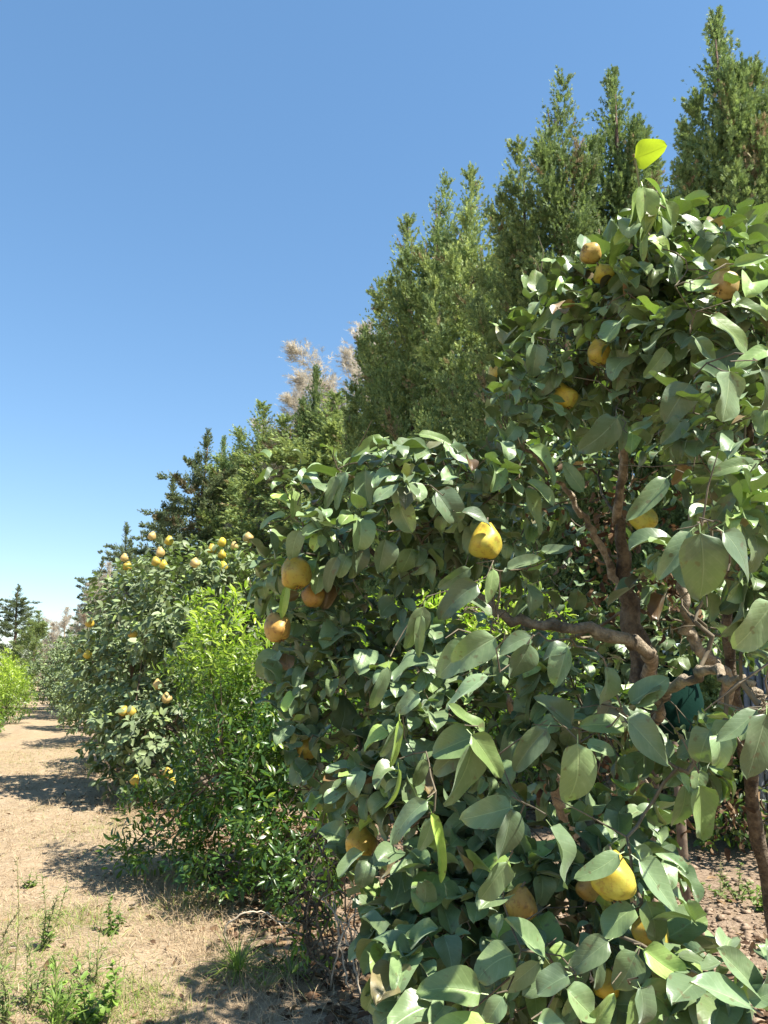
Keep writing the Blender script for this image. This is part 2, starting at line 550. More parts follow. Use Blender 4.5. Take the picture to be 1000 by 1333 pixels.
straw = k.mix(k.math('MULTIPLY', k.ramp(n_fine, .52, .75), .7), straw, (.14, .09, .055))
straw = k.mix(k.math('MULTIPLY', k.ramp(n_big, .55, .75), .35), straw, (.22, .22, .10))
soil = k.mix(k.ramp(n_fine, .35, .65), (.17, .12, .08), (.32, .24, .17))
soil = k.mix(k.math('MULTIPLY', k.ramp(n_mid, .5, .7), .5), soil, (.29, .21, .13))
edge = k.math('ADD', sep.outputs[0], k.math('MULTIPLY_ADD', n_mid, 1.2, -.6))
fac = k.ramp(edge, 1.0, 1.45)
col = k.mix(fac, straw, soil)
k.l(col, bs.inputs['Base Color'])
bs.inputs['Roughness'].default_value = .95
bs.inputs['Specular IOR Level'].default_value = .1
bp = k.n('ShaderNodeBump'); bp.inputs['Strength'].default_value = .8; bp.inputs['Distance'].default_value = .02
k.l(k.math('ADD', n_fine, k.math('MULTIPLY', n_str, .5)), bp.inputs['Height']); k.l(bp.outputs[0], bs.inputs['Normal'])
k.l(bs.outputs[0], out.inputs[0])
M_GROUND = m
ground = link("ground", mesh_from("ground", gv, gq), M_GROUND)
tag(ground, "dry straw strewn orchard path with brown soil beside it", "ground", kind="structure")

# ------------------------------------------------------------------ conifer windbreak
def spray_blades(acc, pos, dirv, nrm, ls, tint, wid=.20, rng=None):
    """a small flat feathery spray: one axis blade and three pairs of side blades"""
    d = unit(dirv); n = perp(d, nrm); sd = np.cross(d, n)
    B, D, Lb = [pos], [d], [ls]
    for f, an, q in ((.2, .7, .6), (.52, .6, .48)):
        for sg in (-1, 1):
            B.append(pos + d * (ls * f)[:, None])
            D.append(unit(d * math.cos(an) + sd * math.sin(an) * sg + n * rng.uniform(-.35, .35, (len(pos), 1))))
            Lb.append(ls * q)
    B = np.concatenate(B); D = np.concatenate(D); Lb = np.concatenate(Lb); T = np.tile(tint, 5); Nn = np.tile(n, (5, 1))
    S = np.cross(D, perp(D, Nn))
    w = Lb[:, None] * wid * .5
    m1 = B + D * Lb[:, None] * .45
    v = np.stack([B, m1 + S * w, B + D * Lb[:, None], m1 - S * w], 1)
    acc.add(v.reshape(-1, 3), np.arange(len(B) * 4).reshape(-1, 4), None, np.repeat(T, 4))

def conifer_mesh(seed, H=8.0, rad=1.25, nsub=34, nbr=62, per=15, tilt=(.95, 1.35), sub_len=(1.1, 2.2), sub_rad=.42, spray=.072, prof=None, young=.35, wid=.27, br_el=(.35, 1.0), lead=2.3):
    """trunkless crown: pointed sub-spires round the axis, each with feathered branchlets that bear flat sprays"""
    rng = np.random.RandomState(seed)
    acc = Acc()
    prof = prof or (lambda t: np.minimum(1, (1 - t) * 1.25) * np.minimum(1, .6 + t * 1.8) + .04)
    P0, D0, L0, R0 = [], [], [], []
    for i in range(nsub):
        t = .05 + .80 * ((i + .5) / nsub) ** .95
        az = i * 2.39996 + rng.uniform(-.5, .5)
        el = rng.uniform(*tilt); ln = rng.uniform(*sub_len) * (.6 + .4 * (1 - t)) * rng.choice([.7, 1, 1.25])
        rr = rad * prof(min(.97, t + .03)) * rng.uniform(.62, 1.12)
        o = np.array([math.cos(az), math.sin(az), 0])
        d = o * math.cos(el) + np.array([0, 0, math.sin(el)])
        P0.append(o * max(.0, rr - math.cos(el) * ln * .55) + np.array([0, 0, t * H - math.sin(el) * ln * .45])); D0.append(d); L0.append(ln); R0.append(sub_rad * rng.uniform(.7, 1.3) * (.6 + .4 * (1 - t)))
    for j, (dz, off, sc_) in enumerate(((0, 0, 1), (.5, .22, .8), (.9, .34, .7))):
        a = rng.uniform(0, 6.28)
        P0.append(np.array([off * math.cos(a), off * math.sin(a), H - lead - dz])); D0.append(unit(np.array([rng.uniform(-.07, .07), rng.uniform(-.07, .07), 1]))); L0.append(lead * (1 if j == 0 else .8)); R0.append(sub_rad * .85 * sc_)
    P0, D0, L0, R0 = map(np.array, (P0, D0, L0, R0))
    m = len(P0)
    cnt = np.maximum(12, (nbr * L0 / 1.5 * (R0 / sub_rad) ** .7).astype(int))
    idx = np.repeat(np.arange(m), cnt)
    n = len(idx)
    t = rng.uniform(0, 1, n) ** 1.05
    d = D0[idx]
    rv = perp(d, rng.randn(n, 3))
    blen = R0[idx] * (1.12 - t) ** .75 * rng.uniform(.6, 1.3, n) + .05
    el = rng.uniform(br_el[0], br_el[1], n) + .35 * t
    bd = unit(rv * np.cos(el)[:, None] + d * np.sin(el)[:, None] + rng.randn(n, 3) * .1)
    b0 = P0[idx] + d * (t * L0[idx])[:, None]
    btint = np.clip(rng.uniform(0, 1, n) ** 1.4 + rng.uniform(-.2, .2, m)[idx], 0, 1)
    dead = (rng.uniform(0, 1, n) < .025) | (rng.uniform(0, 1, m) < .04)[idx] & (rng.uniform(0, 1, n) < .6)
    k2 = np.repeat(np.arange(n), per)
    N = len(k2)
    f = np.tile((np.arange(per) + .6) / per, n) * rng.uniform(.9, 1.1, N)
    up = np.array([0, 0, 1.])
    pos = b0[k2] + bd[k2] * (f * blen[k2])[:, None] + up * (f ** 2 * blen[k2] * .25)[:, None]
    sidev = perp(bd[k2], rng.randn(N, 3))
    sd = unit(bd[k2] * .75 + sidev * (.75 - .45 * f)[:, None] + up * .25)
    ls = rng.uniform(.65, 1.35, N) * spray * (1.1 - .35 * f)
    tint = np.clip(young * btint[k2] * (.35 + .75 * f) + rng.uniform(-.1, .12, N), 0, 1)
    tint = np.where(dead[k2], -rng.uniform(.4, 1, N), tint)
    spray_blades(acc, pos, sd, rng.randn(N, 3) * .8 + rv[k2] * .6 + up * .4, ls, tint, wid, rng)
    return acc

def conifer_trunk(seed, H, r0=.11, n=14):
    rng = np.random.RandomState(seed)
    acc = Acc()
    z = np.linspace(-.1, H * .96, n)
    pts = np.stack([np.cumsum(rng.randn(n) * .025), np.cumsum(rng.randn(n) * .025), z], 1)
    tube(acc, pts, r0 * (1 - np.linspace(0, 1, n)) ** .8 + .008, 8, seed, .06)
    A, B, ra, rb = [], [], [], []
    for i in range(46):
        t = rng.uniform(.03, .85)
        az = rng.uniform(0, 6.28); el = rng.uniform(.2, 1.0)
        s = np.array([np.interp(t * H, z, pts[:, 0]), np.interp(t * H, z, pts[:, 1]), t * H])
        e = s + np.array([math.cos(az) * math.cos(el), math.sin(az) * math.cos(el), math.sin(el)]) * rng.uniform(.5, 1.1) * (1.1 - t)
        mid = (s + e) / 2 + rng.randn(3) * .05
        A += [s, mid]; B += [mid, e]; ra += [.018, .012]; rb += [.012, .004]
    edges_tubes(acc, np.array(A), np.array(B), np.array(ra), np.array(rb), 5)
    return acc

H0 = 8.0
CON = {
    'spire': (conifer_mesh(3, H0, .95, 58, 150, 15, (1.0, 1.4), (1.1, 1.8), .48, prof=lambda t: (1 - t) ** .85 * min(1, .5 + 2 * t) * 1.25 + .05, young=.35, lead=1.5), M_CYPRESS),
    'broad': (conifer_mesh(11, H0, 1.45, 64, 105, 15, (.7, 1.25), (1.0, 1.8), .54, young=.55, lead=1.4, br_el=(.2, .9)), M_CYPRESS),
    'loose': (conifer_mesh(23, H0, 1.5, 64, 105, 15, (.5, 1.2), (.9, 1.8), .52, young=.9, br_el=(.1, .85), lead=1.5), M_OLIVE),
    'bough': (conifer_mesh(31, H0, 1.9, 84, 105, 13, (.0, .45), (1.0, 1.9), .30, prof=lambda t: (1 - t) ** .8 * min(1, .6 + 1.5 * t) * 1.05, young=.35, lead=1.2, br_el=(.2, .9)), M_PINE),
}
CON_ME = {}
for nm, (ac, mt) in CON.items():
    CON_ME[nm] = (ac.mesh("crown_" + nm), mt, conifer_trunk(len(nm) * 7 + 1, H0).mesh("trunk_" + nm))
    CON_ME[nm][0].materials.append(mt); CON_ME[nm][2].materials.append(M_CYBARK)

pale_acc = conifer_mesh(41, H0, 1.5, 60, 110, 9, (.6, 1.3), (.9, 1.5), .55, young=.2, spray=.13, wid=.10, lead=1.1, prof=lambda t: (1 - t * .7) ** .6 * min(1, .6 + 2 * t))
PALE_ME = pale_acc.mesh("crown_pale"); PALE_ME.materials.append(M_PALE)
PALE_TR = conifer_trunk(77, H0).mesh("trunk_pale"); PALE_TR.materials.append(M_DRYTWIG)

def conifer(name, kind, px, py, d, width, label, cat, group, rz=0.0):
    """a tree whose tip stands at picture point (px, py) seen from d metres away along the view"""
    tip = P(px, py, d)
    o = empty(name, (tip[0], tip[1], 0))
    o.rotation_euler = (0, 0, rz)
    s = tip[2] / H0
    o.scale = (width * s ** .3, width * s ** .3, s)
    cm, cmat, tm = CON_ME[kind] if kind != 'pale' else (PALE_ME, M_PALE, PALE_TR)
    link("trunk", tm, None, o)
    link("crown", cm, None, o)
    tag(o, label, cat, group)
    return o

GW = "evergreens of the windbreak behind the quince row"
trees = [
    ('cypress_tree', 'spire', 930, 26, 7.6, 0.85, "dark slender cypress spire, tallest tree, right of the yellow leaf at the quince tip"),
    ('cypress_tree', 'broad', 992, 88, 8.2, 0.85, "dense dark cypress at the picture's right edge, beside the tallest spire"),
    ('cypress_tree', 'spire', 893, 176, 8.5, 0.56, "small narrow cypress tip tucked against the left side of the tallest spire"),
    ('cypress_tree', 'broad', 722, 108, 10.1, 0.87, "full cypress with a twin feathery top, left of the dark wispy leaning one"),
    ('cypress_tree', 'spire', 796, 100, 10.5, 0.95, "dark cypress with wispy leaning top just left of the yellow leaf"),
    ('cypress_tree', 'loose', 672, 190, 11.0, 0.85, "yellowish green cypress shoulder between the twin top and the paler blunt cypress"),
    ('cypress_tree', 'loose', 612, 226, 13.3, 0.95, "light green blunt topped cypress in the middle of the windbreak"),
    ('cypress_tree', 'broad', 574, 236, 14.7, 0.92, "cypress with a thin bare tip left of the light green blunt one"),
    ('cypress_tree', 'loose', 532, 288, 16.0, 1.06, "olive green cypress with frayed outline stepping down toward the pale plumes"),
    ('cypress_tree', 'broad', 500, 372, 17.5, .92, "lowest of the large cypresses, right beside the pale feathery tree"),
    ('cypress_tree', 'spire', 411, 484, 23.6, 1.08, "small dark pointed cypress standing in front of the pale plumes"),
    ('cypress_tree', 'loose', 440, 515, 22.2, 2.11, "bushy olive cypress below the pale feathery tree"),
    ('cypress_tree', 'loose', 372, 545, 24.2, 1.93, "rounded yellow green evergreen beside the small dark pointed cypress"),
    ('cypress_tree', 'loose', 340, 527, 26.0, 1.60, "yellow green evergreen with an upright tip where the skyline starts to drop"),
    ('conifer_tree', 'spire', 312, 566, 29.0, 0.88, "small pointed conifer tip right of the dark ragged conifer"),
    ('conifer_tree', 'spire', 291, 572, 27.0, 0.78, "thin conifer tip next to the dark ragged conifer"),
    ('conifer_tree', 'bough', 266, 562, 25.0, 1.23, "dark ragged conifer with level boughs sticking out against the sky"),
    ('conifer_tree', 'bough', 226, 622, 28.0, 1.04, "grey green conifer below and left of the dark ragged conifer"),
    ('conifer_tree', 'bough', 168, 682, 34.0, 1.04, "low dark conifer whose boughs show just above the golden fruited quince"),
    ('conifer_tree', 'bough', 133, 728, 40.0, 1.04, "farthest windbreak conifer, its boughs jutting left over the quince row"),
    ('cypress_tree', 'broad', 655, 330, 14.1, 1.15, "olive cypress half hidden behind the left shoulder of the tall quince"),
    ('cypress_tree', 'loose', 850, 215, 11.1, 0.93, "shaded cypress showing between the quince top and the small narrow tip"),
]
for i, (nm, kd, px, py, d, w, lb) in enumerate(trees):
    conifer(nm, kd, px, py, d, w, lb, "conifer" if nm.startswith("con") else "cypress", GW, i * 1.7)
conifer('plume_tree', 'pale', 474, 430, 27.0, 2.3, "pale beige feathery tree rising beside the lowest large cypress", "tree", None, .4)
conifer('plume_tree', 'pale', 392, 506, 31.0, 1.7, "pinkish beige feathery tree behind the small dark pointed cypress", "tree", None, 2.0)
conifer('plume_tree', 'pale', 345, 615, 24.0, .8, "small dry pinkish bush crown below the yellow green evergreens", "tree", None, 3.0)
conifer('plume_tree', 'pale', 142, 735, 24.0, .8, "small pale dry crown above the left end of the fruited quince", "tree", None, 1.0)
conifer('plume_tree', 'pale', 88, 792, 45.0, 1.1, "grey pink bare crown far down the row, left of the quinces", "tree", None, 4.0)
conifer('conifer_tree', 'bough', 25, 762, 62.0, 1.6, "lone pointed conifer far away at the end of the path", "conifer", None, .6)
conifer('conifer_tree', 'loose', 50, 796, 58.0, 1.5, "rounder evergreen beside the lone pointed conifer at the end of the path", "conifer", None, 2.6)

# ------------------------------------------------------------------ second quince and the ones beyond
def row_lobe(px, py, d, rpx, depth=1.15, w=None):
    r = rpx * d / FPX
    l = [P(px, py, d), np.array([r, r * depth, r])]
    if w: l.append(w)
    return l

def first_hit(px, py, lobes):
    r = ray(px, py); best = None
    for l in lobes:
        o = (EYE - l[0]) / l[1]; dd = r / l[1]
        A = dd @ dd; B = 2 * o @ dd; C = o @ o - 1
        q = B * B - 4 * A * C
        if q > 0:
            t = (-B - math.sqrt(q)) / (2 * A)
            if best is None or t < best: best = t
    return best

def bush(name, lobes, nclu, seed, mat, L, per, shape, tintf, base, label, cat, group=None, ratio=.6, nu=3, nv=5, stems=6, twig=.1, bend=(.1, .9), fold=(.05, .5), hang=.25, up=.35, shell=(.5, 1.0), wave=.03, stem_r=.028):
    rng = np.random.RandomState(seed)
    o = empty(name, base)
    pts, ow = lobe_points(lobes, nclu, rng, shell, 1.4)
    B, D, N_, LL, tdir = cluster_leaves(pts, ow, rng, per, L, twig, up, hang)
    n = len(B)
    acc = Acc()
    leaves(acc, B, D, N_, LL, rng.uniform(ratio * .85, ratio * 1.15, n), rng.uniform(*bend, n), rng.uniform(*fold, n), tintf(B, rng), shape, nu, nv, wave, 0, seed)
    link("foliage", acc.mesh("foliage_" + name, base), mat, o)
    # woody frame: stems from the base into the crown
    acc = Acc()
    b = np.asarray(base)
    sel = rng.choice(len(pts), min(stems * 12, len(pts)), replace=False)
    heads = []
    for s_ in range(stems):
        top = pts[sel[s_]]
        mid = b * .45 + top * .55 + np.array([0, 0, .15]) + rng.randn(3) * .06
        path = smooth_path([b + rng.randn(3) * [.05, .05, 0], (b + mid) / 2 + rng.randn(3) * .05, mid, top], 12, .012, s_)
        tube(acc, path, np.linspace(stem_r, .006, 12) if stem_r > .01 else np.linspace(stem_r, .002, 12), 6, s_, .05)
        heads.append(path)
    hp = np.concatenate(heads)
    A = pts[sel]
    near = hp[np.argmin(np.linalg.norm(A[:, None] - hp[None], axis=2), axis=1)]
    mid = (A + near) / 2 + rng.randn(len(A), 3) * .04
    edges_tubes(acc, np.vstack([near, mid]), np.vstack([mid, A]), np.repeat([.008, .005], len(A)), np.repeat([.005, .002], len(A)), 5)
    link("stems", acc.mesh("stems_" + name, base), M_BARK, o)
    tag(o, label, cat, group)
    return o

q2_lobes = [row_lobe(250, 795, 8.3, 88), row_lobe(180, 800, 9.0, 66), row_lobe(170, 890, 8.6, 70), row_lobe(215, 960, 8.0, 88),
            row_lobe(300, 770, 8.3, 62), row_lobe(155, 960, 8.4, 42), row_lobe(300, 930, 8.8, 90), row_lobe(195, 1035, 7.9, 42), row_lobe(135, 850, 9.3, 34)]
GQ = "quince trees along the right side of the path"
quince2 = bush("quince_tree", q2_lobes, 1900, 5, M_QUINCE_FAR, (.075, .115), (4, 8), 'ovate',
               lambda B, r: np.where(r.uniform(0, 1, len(B)) < .1, r.uniform(.3, .8, len(B)), r.uniform(0, .15, len(B))),
               (1.95, 7.6, 0), "broad grey green quince tree full of golden fruit beyond the bright citrus", "quince tree", GQ, hang=.35)

gen_lobes = [[np.array([0, 0, 1.45]), np.array([1.0, 1.2, .95])], [np.array([-.35, .6, .95]), np.array([.75, .8, .7])], [np.array([-.3, -.7, 1.0]), np.array([.75, .8, .75])],
             [np.array([.2, .1, 2.05]), np.array([.6, .7, .5])], [np.array([.5, 0, .9]), np.array([.7, 1, .7])]]
gq = bush("quince_tree", gen_lobes, 1200, 8, M_QUINCE_FAR, (.08, .12), (4, 7), 'ovate',
          lambda B, r: np.where(r.uniform(0, 1, len(B)) < .12, r.uniform(.3, .8, len(B)), r.uniform(0, .2, len(B))),
          (0, 0, 0), "quince tree", "quince tree", GQ, nv=4)
far_rows = [(1.85, 11.6, .86, "second quince down the row, dense and round, behind the golden fruited one"),
            (1.75, 15.2, .86, "third quince down the row with pale clustered fruit"),
            (1.6, 19.0, .88, "small looking quince midway to the end of the path"),
            (1.45, 23.5, .9, "quince tree near the end of the path, touching the last one"),
            (1.2, 29.0, .95, "last quince tree at the far end of the path")]
for i, (x, y, s, lb) in enumerate(far_rows):
    o = gq if i == 0 else copy_tree(gq)
    o.location = (x, y, 0); o.scale = (s, s, s); o.rotation_euler = (0, 0, i * 1.3)
    o["label"] = lb

# left hedge of citrus
left_lobes = [[np.array([0, 0, .75]), np.array([.75, 1.1, .7])], [np.array([.1, .5, .5]), np.array([.7, .8, .5])], [np.array([0, -.4, 1.1]), np.array([.6, .7, .5])]]
GL = "citrus bushes along the left side of the path"
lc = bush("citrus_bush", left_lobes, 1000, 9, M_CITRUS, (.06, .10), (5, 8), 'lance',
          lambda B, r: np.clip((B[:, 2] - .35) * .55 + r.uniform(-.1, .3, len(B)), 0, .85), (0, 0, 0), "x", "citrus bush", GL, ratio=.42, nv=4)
for i, (x, y, s, lb) in enumerate([(-1.12, 13.6, 1.05, "bright green citrus bush at the picture's left edge, nearest of its row"),
                                   (-.98, 17.6, 1.05, "bright green citrus bush behind the nearest one left of the path"),
                                   (-.95, 22.0, 1.1, "yellow green citrus bush third along the left of the path"),
                                   (-.75, 27.5, 1.1, "last citrus bush left of the path where it vanishes")]):
    o = lc if i == 0 else copy_tree(lc)
    o.location = (x, y, 0); o.scale = (s, s, s); o.rotation_euler = (0, 0, i * 2.1)
    o["label"] = lb

# ------------------------------------------------------------------ bright citrus between the quinces
c_lobes = [row_lobe(292, 850, 5.2, 48), row_lobe(345, 905, 4.9, 74), row_lobe(290, 915, 5.4, 52), row_lobe(258, 800, 5.7, 14), row_lobe(300, 795, 5.4, 20), row_lobe(235, 880, 5.6, 16), row_lobe(300, 1010, 5.1, 74), row_lobe(370, 1030, 4.6, 80),
           row_lobe(210, 1085, 5.1, 55), row_lobe(300, 1110, 4.7, 70), row_lobe(385, 1120, 4.3, 45), row_lobe(175, 1110, 5.2, 26), row_lobe(440, 960, 5.0, 100), row_lobe(540, 880, 5.2, 100), row_lobe(640, 880, 5.6, 110)]
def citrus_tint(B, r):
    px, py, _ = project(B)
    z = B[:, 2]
    t = np.clip((z - 1.12) * 1.25, -.1, .62) + r.uniform(-.25, .25, len(B))  # young growth yellows the top; shade below is put into the dark leaves
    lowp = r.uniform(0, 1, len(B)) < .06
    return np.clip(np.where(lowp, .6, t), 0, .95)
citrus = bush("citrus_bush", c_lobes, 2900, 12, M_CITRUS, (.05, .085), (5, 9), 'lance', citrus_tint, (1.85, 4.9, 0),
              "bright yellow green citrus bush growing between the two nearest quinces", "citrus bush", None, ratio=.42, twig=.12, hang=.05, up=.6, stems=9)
# small glossy shoots at its foot
s_lobes = [[G(402, 1268) + [0, 0, .25], np.array([.12, .12, .25])], [G(420, 1262) + [0, 0, .42], np.array([.12, .12, .16])]]
bush("citrus_sapling", s_lobes, 60, 14, M_CITRUS, (.03, .05), (4, 7), 'lance', lambda B, r: r.uniform(0, .6, len(B)), tuple(G(408, 1275)),
     "small green sapling at the shaded foot of the large near quince", "sapling", None, ratio=.45, stems=4, twig=.05, shell=(.2, 1), stem_r=.005)
s2 = [row_lobe(440, 1085, 3.3, 26), row_lobe(415, 1100, 3.4, 22)]
bush("citrus_sapling", s2, 22, 15, M_CITRUS, (.04, .065), (4, 6), 'lance', lambda B, r: r.uniform(.3, .7, len(B)), tuple(G(445, 1280)),
     "slim sapling with pale shiny top leaves against the dark left flank of the near quince", "sapling", None, ratio=.42, stems=4, twig=.06, stem_r=.007)

# ------------------------------------------------------------------ the large near quince
def nl(px, py, d, rx, ry, n, depth=1.0):
    r = np.array([rx * d / FPX, rx * d / FPX * depth, ry * d / FPX])
    return [P(px, py, d), r, n]
near_lobes = [
    nl(470, 690, 2.20, 115, 85, 26), nl(400, 800, 2.28, 58, 110, 26), nl(455, 930, 2.15, 90, 110, 32), nl(560, 640, 2.15, 110, 62, 24),
    nl(590, 860, 2.10, 90, 60, 9), nl(590, 980, 1.85, 95, 95, 24), nl(530, 1120, 1.75, 60, 120, 26), nl(600, 1250, 1.55, 100, 80, 22),
    nl(745, 1240, 1.50, 100, 100, 24), nl(860, 1300, 1.40, 60, 50, 9), nl(800, 430, 2.30, 120, 95, 40), nl(930, 430, 2.05, 100, 110, 36),
    nl(960, 590, 1.70, 70, 70, 14), nl(670, 545, 2.25, 70, 60, 18), nl(880, 335, 2.15, 85, 45, 22), nl(930, 720, 1.45, 60, 55, 9),
    nl(770, 930, 1.80, 75, 50, 8), nl(990, 1290, 1.20, 50, 45, 6), nl(700, 880, 1.90, 80, 70, 10), nl(660, 690, 2.2, 60, 60, 8),
    nl(730, 430, 2.4, 70, 80, 18), nl(850, 540, 2.2, 120, 50, 18), nl(845, 262, 2.02, 26, 32, 4), nl(690, 1120, 1.7, 60, 60, 12),
    nl(960, 900, 1.45, 50, 80, 4), nl(835, 1110, 1.75, 45, 55, 12), nl(860, 960, 2.0, 50, 50, 8), nl(925, 810, 1.9, 70, 60, 10),
    # the back of the crown
    nl(900, 480, 2.9, 150, 120, 34), nl(1010, 640, 2.6, 100, 120, 26), nl(760, 640, 3.3, 120, 60, 26), nl(740, 820, 3.3, 140, 90, 30), nl(920, 820, 3.2, 90, 90, 18), nl(800, 1000, 2.9, 110, 70, 12),
    # fuller crown, then unseen lobes added past the picture edge to shade the trunk
    nl(1000, 520, 2.3, 100, 80, 16), nl(890, 470, 2.5, 110, 80, 26), nl(430, 1040, 2.1, 60, 80, 20), nl(560, 1180, 1.75, 60, 80, 16),
    [np.array([2.15, 1.2, 1.75]), np.array([.45, .45, .4]), 40], [np.array([2.45, 1.5, 2.1]), np.array([.5, .5, .45]), 34], [np.array([2.5, 1.4, 1.2]), np.array([.45, .45, .5]), 26],
]
rng = np.random.RandomState(77)
NB = np.array([*(G(880, 1330)[:2]), 0.0])
NB = np.array([1.82, 2.12, 0.0])
near = empty("quince_tree", NB)
tag(near, "largest quince tree, right in front, with big grey green leaves and a yellow tip", "quince tree", GQ)

# trunk and limbs
acc = Acc()
T1 = P(838, 905, 2.72)
tube(acc, smooth_path([NB + [0, 0, -.05], NB * .7 + T1 * .3 + [-.02, 0, 0], T1, P(818, 790, 2.75), P(800, 660, 2.7)], 26, .006, 3), np.interp(np.linspace(0, 1, 26), [0, .1, .5, 1], [.10, .068, .05, .014]), 14, 4, .06)
link("trunk", acc.mesh("trunk_near", NB), M_BARK, near)
limbs = [
    ([P(842, 880, 2.66), P(848, 855, 2.3), P(815, 835, 2.15), P(740, 815, 2.1), P(670, 812, 2.12), P(620, 775, 2.15), P(560, 745, 2.2), P(500, 725, 2.25), P(440, 690, 2.2)], .022, .006),
    ([P(850, 960, 2.6), P(868, 905, 2.0), P(915, 875, 1.8), P(960, 885, 1.62), P(985, 905, 1.5), P(990, 935, 1.45)], .016, .005),
    ([P(945, 990, 2.7), P(940, 880, 2.45), P(925, 860, 2.2), P(905, 840, 2.15), P(893, 800, 2.1), P(892, 740, 2.1), P(905, 640, 2.15), P(900, 520, 2.2), P(880, 400, 2.2)], .022, .004),
    ([P(1022, 1345, 2.78), P(1000, 1150, 2.8), P(962, 940, 2.65), P(948, 790, 2.55), P(975, 600, 2.4), P(960, 450, 2.2)], .032, .006),
    ([P(818, 790, 2.75), P(770, 690, 2.7), P(720, 620, 2.6), P(660, 560, 2.4)], .016, .004),
    ([P(803, 680, 2.72), P(815, 560, 2.5), P(820, 430, 2.35), P(842, 330, 2.1), P(838, 250, 1.95)], .016, .003),
    ([NB + [-.05, .02, .25], P(835, 1040, 2.3), P(800, 1025, 2.05), P(770, 1060, 1.75), P(758, 1150, 1.6), P(765, 1230, 1.55)], .024, .006),
    ([NB + [-.03, .05, .5], P(700, 960, 2.4), P(610, 905, 2.15), P(520, 900, 2.15), P(450, 940, 2.2)], .024, .006),
    ([NB + [-.06, -.02, .12], P(720, 1190, 2.15), P(640, 1190, 1.8), P(600, 1240, 1.6)], .024, .006),
]
limb_nodes = []
for i, (c, r0, r1) in enumerate(limbs):
    p = smooth_path(c, 40, .007, 10 + i)
    acc = Acc()
    tube(acc, p, np.linspace(r0, r1, 40) * (1 + .12 * np.sin(np.arange(40) * 1.7 + i)), 10, i, .08)
    link("limb", acc.mesh("limb_near", NB), M_BARK if i == 3 else M_LIMB, near)  # the right-hand stem takes the darker bark in place of shade
    limb_nodes.append(p)
limb_nodes = np.concatenate(limb_nodes)

# fruit positions first, so that leaves do not grow through them: px, py, size px, depth, material, tilt, label
near_fruit = [
    (632, 706, 44, 1.86, M_FR_YELLOW, .15, "bright yellow green quince hanging under pale leaves in the middle of the near tree"),
    (385, 746, 42, 2.02, M_FR_GOLD, .3, "large golden quince at the left end of the near tree, above the russet one"),
    (408, 776, 30, 2.10, M_FR_RUSSET, .2, "brownish quince tucked behind the large golden one at the left end"),
    (361, 818, 36, 2.02, M_FR_RUSSET, .4, "russet orange quince low on the near tree's left end, below the large golden one"),
    (769, 331, 28, 2.25, M_FR_RUSSET, 2.6, "round russet quince standing upright against the cypress near the treetop"),
    (780, 460, 32, 2.06, M_FR_GOLD, .1, "golden quince half in shade in the upper crown below the upright russet one"),
    (944, 371, 37, 1.84, M_FR_PALE, .9, "pale peach quince near the right edge of the upper crown"),
    (786, 357, 26, 2.22, M_FR_YELLOW, 1.0, "small yellow quince just below the upright russet one"),
    (650, 485, 28, 2.45, M_FR_GOLD, .4, "golden brown quince against the cypress at the upper left of the tall crown"),
    (838, 675, 34, 1.92, M_FR_YELLOW, .2, "yellow green quince in shade over the dark hollow of the crown"),
    (799, 1143, 55, 1.31, M_FR_YELLOW, .35, "biggest lemon yellow quince, low in front beside the gap to the soil"),
    (765, 1156, 30, 1.48, M_FR_RUSSET, .2, "brown orange quince peeping out left of the biggest lemon yellow one"),
    (470, 1098, 40, 1.92, M_FR_GOLD, .2, "shaded golden quince on the dark left flank of the near tree"),
    (677, 1178, 42, 1.46, M_FR_RUSSET, .2, "deep orange quince in shade among the lowest front leaves"),
    (398, 972, 32, 2.10, M_FR_GOLD, .1, "shaded orange quince hanging at the left edge above the slim sapling"),
    (848, 1212, 46, 1.36, M_FR_GOLD, .3, "golden quince half covered by a leaf below the biggest lemon yellow one"),
    (735, 517, 32, 2.14, M_FR_YELLOW, .3, "olive yellow quince deep in the leaves above the dark hollow"),
    (790, 1283, 34, 1.36, M_FR_YELLOW, .4, "yellow green quince at the very bottom among large front leaves"),
]

# leaves at random round the crown
pts, ow = lobe_points(near_lobes, int(1.75 * sum(l[2] for l in near_lobes)), rng, (.35, 1.0), 1.2)
B, D, N_, LL, tdir = cluster_leaves(pts, ow, rng, (5, 8), (.068, .108), .11, .30, np.where(pts[:, 2] > 2.25, .05, .45))
px, py, dep = project(B + D * LL[:, None] * .5)
keep = np.ones(len(B), bool)
for fx, fy, sz, fd, *_ in near_fruit:
    fr_ = sz * .6 + 12 if (fx, fy) in ((769, 331), (632, 706), (799, 1143), (385, 746), (470, 1098), (677, 1178)) else sz * .36 + 3
    keep &= ~((np.hypot(px - fx, py - fy) < fr_) & (dep < fd + .03))
hollow = [(690, 560), (905, 590), (880, 660), (900, 700), (840, 720), (790, 700), (780, 790), (700, 770), (715, 700), (690, 640)]
low_gap = [(900, 1060), (1010, 1090), (1010, 1225), (955, 1215), (890, 1235), (905, 1150), (880, 1080), (880, 1000), (910, 980)]
mid_gap = [(780, 830), (990, 830), (975, 905), (880, 905), (860, 880), (800, 860)]
def inside(px, py, poly):
    c = np.zeros(len(px), bool); j = len(poly) - 1
    for i in range(len(poly)):
        xi, yi = poly[i]; xj, yj = poly[j]
        c ^= ((yi > py) != (yj > py)) & (px < (xj - xi) * (py - yi) / (yj - yi + 1e-9) + xi)
        j = i
    return c
for poly, lim, pr in ((hollow, 2.6, .92), (low_gap, 3.2, 1.0), (mid_gap, 2.7, 1.0)):
    keep &= ~(inside(px, py, poly) & (dep < lim) & (rng.uniform(0, 1, len(px)) < pr))
